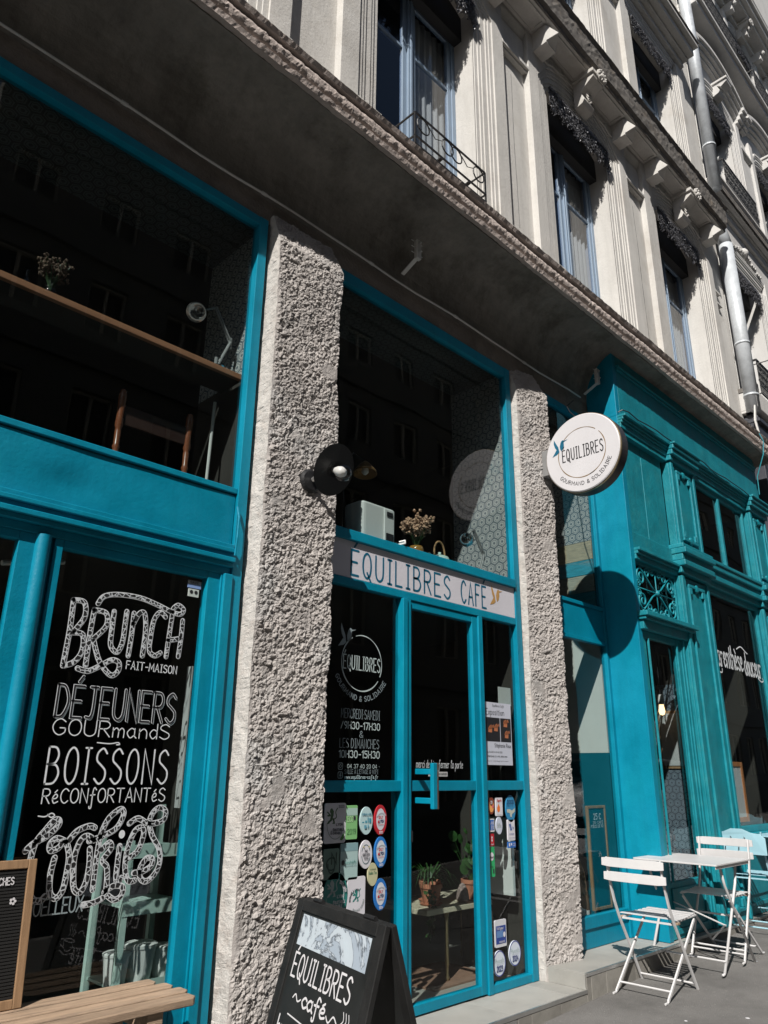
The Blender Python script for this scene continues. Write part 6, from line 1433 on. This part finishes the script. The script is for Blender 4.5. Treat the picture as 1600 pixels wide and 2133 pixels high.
sticker(4.815, 1.045, .088, .140, 'r', Wt, 'white card with a blue sailing boat emblem, below the blue RPPP sticker', [('poly', (.02, .08, .30), [(-.08, .38), (.10, -.02), (-.16, -.02)]), ('poly', (.02, .08, .30), [(-.32, .30), (-.12, .28), (-.22, .08)]), ('poly', (.02, .08, .30), [(.14, .18), (.32, .10), (.18, .02)]), ('text', (.1, .12, .3), 'LE TABELLION'[:0] + 'LE PASSEUR', -.32, -.22, .07, .64, .0015), ('rect', (.2, .2, .3), -.4, -.38, .4, -.36)])
sticker(4.815, .947, .092, .040, 'r', (.02, .12, .42), 'narrow blue strip sticker with white symbols, under the sailing boat card', [('rect', Wt, -.4, -.25, -.25, .3), ('disc', Wt, -.08, .1, .08, .22), ('text', Wt, 'VISA'[:0] + 'CB', .12, -.2, .45, .3, .0018)])
sticker(4.572, .850, .068, .190, 'r', (.02, .34, .12), 'tall green sticker with a white blob, left side of the right door glass', [('disc', Wt, 0, .18, .36, .14), ('text', Bk, 'pluxee'[:0] + 'planet', -.34, .12, .08, .68, .0025), ('rect', Bk, .12, -.38, .34, -.24), ('text', Bk, 'accepte', -.36, -.18, .05, .5, .0015)])
sticker(4.645, .402, .130, .165, 'r', (.55, .56, .60), 'white and navy restaurant sticker low on the right door-side glass', [('rect', (.02, .05, .25), -.42, -.38, .44, .28), ('rect', (.10, .2, .42), -.36, -.15, .2, .1), ('text', Wt, 'Voltigeur', -.36, .14, .11, .6, .0022), ('disc', Wt, .28, -.06, .10, .10), ('text', Wt, 'restaurant', -.2, -.34, .09, .5, .0018)])
def phy(x, z, yr, label):
    sticker(x, z, .135, .155, 'e', (.55, .6, .68), label, [('ring', (.02, .03, .22), .475, .475, 0, 360, .006), ('text', (.3, .4, .38), 'Phyxcalis'[:0] + 'Physcalis', -.38, .02, .17, .76, .0022), ('text', (.01, .02, .14), yr, -.24, -.30, .2, .48, .0055), ('rect', (.3, .35, .4), -.3, -.03, .3, -.02)])
phy(4.620, .225, '2023', 'round pale sticker with a navy rim marked 2023, bottom of the right door-side glass')
phy(4.800, .262, '2024', 'round pale sticker with a navy rim marked 2024, bottom right corner of the door-side glass')
# exhibition poster
po = MB(); po.box(4.540, 4.868, -.004, .0030, 1.490, 1.935); PO = tag(po.build('poster', flat('poster_paper', (.50, .52, .60)), None), 'white Exposition poster with two photographs of hands, on the right door-side glass', 'poster')
def ptext(s_, x, z, h, w, sw): write('lettering', s_, x, z, h, w, sw, YP(-.0052), 'ink', PO, gap=1.6)
ptext('Equilibres Café', 4.640, 1.905, .016, .14, .0018); ptext('Exposition', 4.555, 1.845, .042, .225, .0042); ptext('Stéphanie Roux', 4.650, 1.615, .026, .20, .0030); ptext('DU 28 MARS AU 18 MAI 2025', 4.56, 1.575, .010, .18, .0013); ptext('VERNISSAGE LE 3 AVRIL 18H30-21H30', 4.56, 1.545, .010, .24, .0015); ptext('www.instagram.com', 4.56, 1.515, .008, .25, .0012)
for a, b in ((4.553, 4.722), (4.730, 4.860)):
    q = MB(); poly(q, [(a, 1.655), (b, 1.655), (b, 1.825), (a, 1.825)], YP(-.0050)); q.build('photo', 'ink', PO)
q = MB(); P_ = YP(-.0060)
for (cx, cz, an) in ((4.60, 1.735, .3), (4.67, 1.745, -.3), (4.80, 1.70, 1.3), (4.79, 1.78, 1.7)):   # the hands in the two pictures: palm and bent fingers
    pl = [(cx - .022, cz - .016), (cx + .022, cz - .018), (cx + .026, cz + .012), (cx - .018, cz + .016)]; poly(q, pl, P_)
    for k in range(4): ribbon(q, [(cx - .02 + k * .012, cz + .01), (cx - .01 + k * .014 + .01 * math.cos(an), cz + .028 + .006 * (k % 2)), (cx + .006 + k * .012, cz + .02)], .0075, P_)
q.build('hands_print', flat('hand_print', (.42, .15, .07)), PO)
q = MB(); q.box(4.80, 4.90, .012, .014, 1.60, 2.05); q.build('a', 'bag', None); bpy.data.objects.remove(bpy.data.objects['a'], do_unlink=True)
q = MB(); q.box(4.74, 4.90, .012, .0135, 1.925, 2.06); tag(q.build('paper_notice', 'plastic_white', None), 'typed white notice inside the glass, above and behind the exhibition poster', 'paper')
for i in range(6):
    pass
# ---- inside the door: plants on a table, mat, white blind strip
q = MB(); q.box(4.90, 4.925, .06, .30, .60, 1.12); tag(q.build('white_strip', 'plastic_white', None), 'narrow white vertical strip inside the right door-side glass', 'strip')
PT_ = thing('plant_table', 'small cream-topped table with brass legs inside the cafe door, carrying potted plants', 'table', (4.75, .62, .055))
q = MB(); q.box(-.45, .55, -.26, .26, .44, .475); q.build('table_top', 'pcream', PT_, .004)
for x, y in ((-.2, -.22), (.5, -.22), (-.2, .22), (.5, .22)):
    q = MB(); q.lathe([(.010, 0), (.018, .03), (.011, .05), (.011, .10), (.015, .11), (.013, .38), (.02, .44)], (x, y, 0), n=12); q.build('leg', mat('brass', (.35, .27, .15), .35, .1, 5, metal=.8) if 'brass' not in M else M['brass'], PT_, smooth=True)
def plant(x, y, z, label, seed, n, kind):
    t = thing('potted_plant', label, 'plant', (x, y, z)); rnd = random.Random(seed); lf = MB(); st = MB()
    if kind == 'round':
        for i in range(n):
            a = rnd.uniform(0, 6.283); L_ = rnd.uniform(.12, .42); e = rnd.uniform(.2, .9); tip = Vector((math.cos(a) * L_ * e * .6, math.sin(a) * L_ * e * .5, .10 + L_ * (1.1 - e * .4)))
            st.tube([(0, 0, .1), tip * .5 + Vector((0, 0, .05)), tip], .0022, 4); rr = rnd.uniform(.025, .045); ax = Vector((rnd.uniform(-.7, .2), -1, rnd.uniform(.1, .9))).normalized(); u_ = ax.orthogonal().normalized(); v_ = ax.cross(u_)
            lf.add([tip + ax * .006] + [tip + u_ * rr * math.cos(k / 9 * 6.283) + v_ * rr * math.sin(k / 9 * 6.283) for k in range(9)], [(0, 1 + k, 1 + (k + 1) % 9) for k in range(9)])
    elif kind == 'blade':
        for i in range(n):
            a = rnd.uniform(0, 6.283); L_ = rnd.uniform(.22, .5); d = Vector((math.cos(a), math.sin(a), 0)); s_ = Vector((-d.y, d.x, 0)) * .009; pts = [Vector((0, 0, .08)) + d * L_ * t * .7 + Vector((0, 0, L_ * (1.3 * t - 1.2 * t * t))) for t in (0, .25, .5, .75, 1)]
            for k in range(4): w0_, w1_ = 1 - k * .22, 1 - (k + 1) * .24; lf.add([pts[k] - s_ * w0_, pts[k] + s_ * w0_, pts[k + 1] + s_ * w1_, pts[k + 1] - s_ * w1_], [(0, 1, 2, 3)])
    else:
        for i in range(n):
            a = rnd.uniform(2.5, 4.5); L_ = rnd.uniform(.05, .42); p = Vector((-.10 + rnd.uniform(-.04, .03), -.08, .05 - L_ * .75 + .10)); d = Vector((rnd.uniform(-1, 1), rnd.uniform(-1, 0), rnd.uniform(-.6, .8))).normalized() * .04; s_ = d.orthogonal() * .35
            lf.add([p, p + d * .5 + s_, p + d, p + d * .5 - s_], [(0, 1, 2, 3)])
        st.tube([(0, 0, .1), (-.09, -.06, .08), (-.11, -.08, -.05), (-.10, -.08, -.22)], .003, 4)
    lf.build('foliage', 'leaf', t); 
    if st.v: st.build('stems', 'leaf', t)
    q = MB(); q.lathe([(.052, 0), (.075, .11), (.082, .112), (.083, .14), (.072, .14), (.068, .11), (.004, .10)], n=24); q.build('pot', 'terracotta', t, smooth=False)
    q = MB(); q.lathe([(.07, -.001), (.085, .012), (.06, .008)], n=20); q.build('saucer', 'terracotta', t)
    return t
plant(4.92, .46, .532, 'round-leaved plant in a terracotta pot on the table inside the door', 4, 26, 'round')
plant(4.62, .62, .532, 'grassy bladed plant in a terracotta pot at the back of the table inside the door', 9, 60, 'blade')
plant(4.50, .50, .532, 'trailing variegated plant hanging over the left end of the table inside the door', 6, 60, 'trail')
q = MB(); q.lathe([(.03, 0), (.05, .02), (.04, .08), (.02, .12), (.003, .13)], (4.76, .42, .532), n=12); tag(q.build('pine_cone', mat('grey_rose_stone', (.3, .22, .2), .9, .4, 60, .006, 60), None), 'greyish ribbed cone ornament left of the terracotta pot inside the door', 'ornament')
q = MB(); q.box(4.30, 4.95, .30, .80, .0555, .068); tag(q.build('door_mat', 'brown_mat', None), 'brown mat on the floor inside the door under the plant table', 'mat')
# pale framed art and paper things far inside are left dark on purpose
# ---- third window: chalkboard 25€ and cloth wrapped sculpture
CB = thing('price_board', 'wood framed teal chalkboard reading 25€ leaning inside the third window', 'chalkboard', (6.20, .10, .38))
q = MB(); q.frame(-.16, .14, .0, .80, .022, -.012, .012); q.build('frame', 'frame_wood', CB, .003)
q = MB(); q.box(-.138, .118, -.004, .010, .022, .778); q.build('slate', 'turq_dark', CB)
PC = YP(-.0055)
write('chalk_lettering', '25 C', -.06, .69, .045, .12, .006, PC, 'white_ink', CB); write('chalk_lettering', '+ 35@ CAFÉ', -.11, .655, .02, .20, .003, PC, 'white_ink', CB); write('chalk_lettering', 'PIÈCE DE 50', -.11, .625, .02, .20, .003, PC, 'white_ink', CB); write('chalk_lettering', 'sh', -.02, .40, .04, .04, .003, PC, 'white_ink', CB)
SK = thing('jute_sack', 'brown and green mottled sack standing inside the third window, beside the chalkboard', 'sack', (5.92, .26, .17))
q = MB(); q.lathe([(.13, 0), (.17, .06), (.16, .3), (.14, .5), (.10, .62), (.13, .72), (.09, .80), (.11, .86), (.01, .84)], n=28)
q.v = [(a + .025 * noise.noise(Vector((a * 8, b * 8, c * 5))), b + .02 * noise.noise(Vector((a * 8, 9, c * 7))), c) for a, b, c in q.v]
q.build('cloth', mat('mottled_cloth', (.16, .09, .05), .9, .4, 12, .01, 20, col2=(.12, .20, .14), c2=.8, c2scale=6), SK, smooth=True)
q = MB(); q.lathe([(.135, -.01), (.178, .05), (.172, .22), (.15, .26), (.12, .24)], n=24); q.v = [(a + .02 * noise.noise(Vector((a * 12, b * 12, c * 8))), b, c) for a, b, c in q.v]; q.build('paper_wrap', 'plastic_white', SK, smooth=True)
# ---- behind the old shopfront door: glowing bulb, framed notice
LBb = thing('pendant_bulb', 'lit round bulb hanging behind the glass of the old shopfront door', 'lamp', (7.60, .07, 2.0))
q = MB(); q.tube([(0, 0, .12), (0, 0, .22)], .03, 12); q.build('socket', 'plastic_white', LBb); q = MB(); q.tube([(0, 0, .22), (0, 0, 1.6)], .004, 6); q.build('cord', 'ink', LBb)
q = MB(); q.lathe([(.022, .12), (.026, .09), (.032, .055), (.024, .025), (.004, .015)], n=20); q.build('bulb', 'bulb_on', LBb, smooth=True)
q = MB(); q.box(7.885, 7.899, .0, .26, 1.50, 2.08); FN = tag(q.build('framed_notice', 'frame_wood', None, .003), 'brown framed notice on the honeycomb papered wall behind the old shopfront door', 'picture'); q = MB(); q.box(7.878, 7.8845, .02, .24, 1.53, 2.05); q.build('paper', 'bag', FN)
# framed poster and table inside the right lower window
FP = thing('framed_poster', 'orange framed white poster leaning behind the lettered right window', 'picture', (9.0, .05, .95))
q = MB(); q.frame(-.55, .45, 0, .64, .05, -.015, .015); q.build('frame', mat('orange_frame', (.42, .16, .06), .6, .1, 6), FP, .003)
q = MB(); q.box(-.5, .4, -.004, .012, .05, .59); q.build('sheet', 'signwhite', FP); q = MB(); poly(q, [(-.45, .06), (.1, .06), (.12, .18), (.0, .27), (-.45, .27)], YP(-.006)); q.build('green_print', flat('pale_green', (.35, .45, .15)), FP)
write('lettering', 'Equilibres Café', -.35, .36, .035, .40, .005, YP(-.006), 'letter_grey', FP); write('lettering', 'des gourmands', -.35, .30, .035, .36, .005, YP(-.006), 'letter_grey', FP)
q = MB(); bird(q, -.15, .43, .12, YP(-.006)); q.build('bird_logo', 'letter_grey', FP)
q = MB(); q.prism_z([(7.95, -.22), (9.6, -.22), (9.6, .5), (7.95, .5)], .86, .89); tag(q.build('window_counter', 'pcream', None, .003), 'pale counter top inside the lettered right window', 'counter')

# ---- parked white car across the street side of the pavement: it shows only as a reflection in the right shop glass
CR = thing('parked_car', 'small white parked car on the road, reflected in the glass of the old turquoise shopfront', 'car', (16.2, -5.55, gz(16.2) - .12), rz=0)
sec = []      # side profile of the body, then of the cabin, lofted across the width with rounded shoulders
body = [(-2.0, .32), (-2.03, .62), (-1.92, .84), (-1.20, .95), (-.55, 1.0), (1.25, 1.02), (1.92, .96), (2.0, .70), (1.98, .34), (1.60, .22), (-1.65, .22)]
def loft(mb, prof, ws, zs_):
    n = len(prof); o = len(mb.v)
    for y, s_, dz in ws: mb.v += [(p[0] * s_, y, (p[1] - .2) * zs_(s_) + .2 + dz) for p in prof]
    for k in range(len(ws) - 1):
        for i in range(n): mb.f.append((o + k * n + i, o + k * n + (i + 1) % n, o + (k + 1) * n + (i + 1) % n, o + (k + 1) * n + i))
    mb.f.append(tuple(o + i for i in range(n - 1, -1, -1))); mb.f.append(tuple(o + (len(ws) - 1) * n + i for i in range(n)))
q = MB(); loft(q, body, [(-.86, .955, 0), (-.83, .985, 0), (-.6, 1, .0), (.6, 1, .0), (.83, .985, 0), (.86, .955, 0)], lambda s_: .9 + .1 * s_); bd = q.build('body', 'car_white', CR, .05, smooth=True)
cab = [(-1.05, .98), (-.42, 1.40), (-.1, 1.46), (.9, 1.45), (1.35, 1.36), (1.80, 1.0)]
q = MB(); loft(q, cab, [(-.78, .97, -.02), (-.62, 1.0, .0), (.62, 1.0, .0), (.78, .97, -.02)], lambda s_: 1.0); q.build('roof', 'car_white', CR, .05, smooth=True)
for s_ in (-1, 1):
    for pl in ([(-.86, 1.04), (-.38, 1.36), (-.02, 1.385), (-.02, 1.04)], [(.05, 1.04), (.05, 1.385), (.82, 1.37), (.82, 1.04)], [(.89, 1.04), (.89, 1.365), (1.22, 1.30), (1.50, 1.06)]):
        q = MB(); q.prism_y(pl, s_ * .783 - .008, s_ * .783 + .008); q.build('side_window', 'car_glass', CR)
    for x in (-1.28, 1.22):
        q = MB(); q.lathe([(.20, -.09), (.31, -.10), (.325, -.06), (.325, .06), (.31, .10), (.20, .09)], (x, s_ * .78, .31), (0, 1, 0), 28); w = q.build('wheel', 'tyre', CR, smooth=False)
        q = MB(); q.lathe([(.20, .085 * 1), (.19, .105), (.05, .112), (.01, .115)], (x, s_ * .78, .31), (0, s_, 0), 20); q.build('rim', 'alu', w)
    q = MB(); q.lathe([(.01, -.08), (.07, -.05), (.08, .04), (.02, .08)], (-.78, s_ * .96, 1.04), (1, 0, 0), 12); q.build('side_mirror', 'car_white', CR, smooth=True)
    q = MB(); q.lathe([(.01, -.02), (.11, .0), (.09, .05), (.01, .06)], (-1.93, s_ * .60, .70), (-1, 0, .2), 16); q.build('headlight', 'plastic_white', CR, smooth=True)
    q = MB(); q.box(1.93, 2.0, s_ * .62 - .12, s_ * .62 + .12, .72, .92); q.build('tail_light', flat('tail_red', (.3, .01, .01)), CR, .02)
q = MB(); q.add([(-1.0, -.66, 1.03), (-1.0, .66, 1.03), (-.44, .58, 1.385), (-.44, -.58, 1.385)], [(0, 1, 2, 3), (3, 2, 1, 0)]); q.v = [(a - .015, b, c + .012) for a, b, c in q.v]; q.build('windscreen', 'car_glass', CR)
q = MB(); q.add([(1.78, -.64, 1.03), (1.78, .64, 1.03), (1.38, .58, 1.345), (1.38, -.58, 1.345)], [(0, 1, 2, 3), (3, 2, 1, 0)]); q.v = [(a + .015, b, c + .012) for a, b, c in q.v]; q.build('rear_window', 'car_glass', CR)
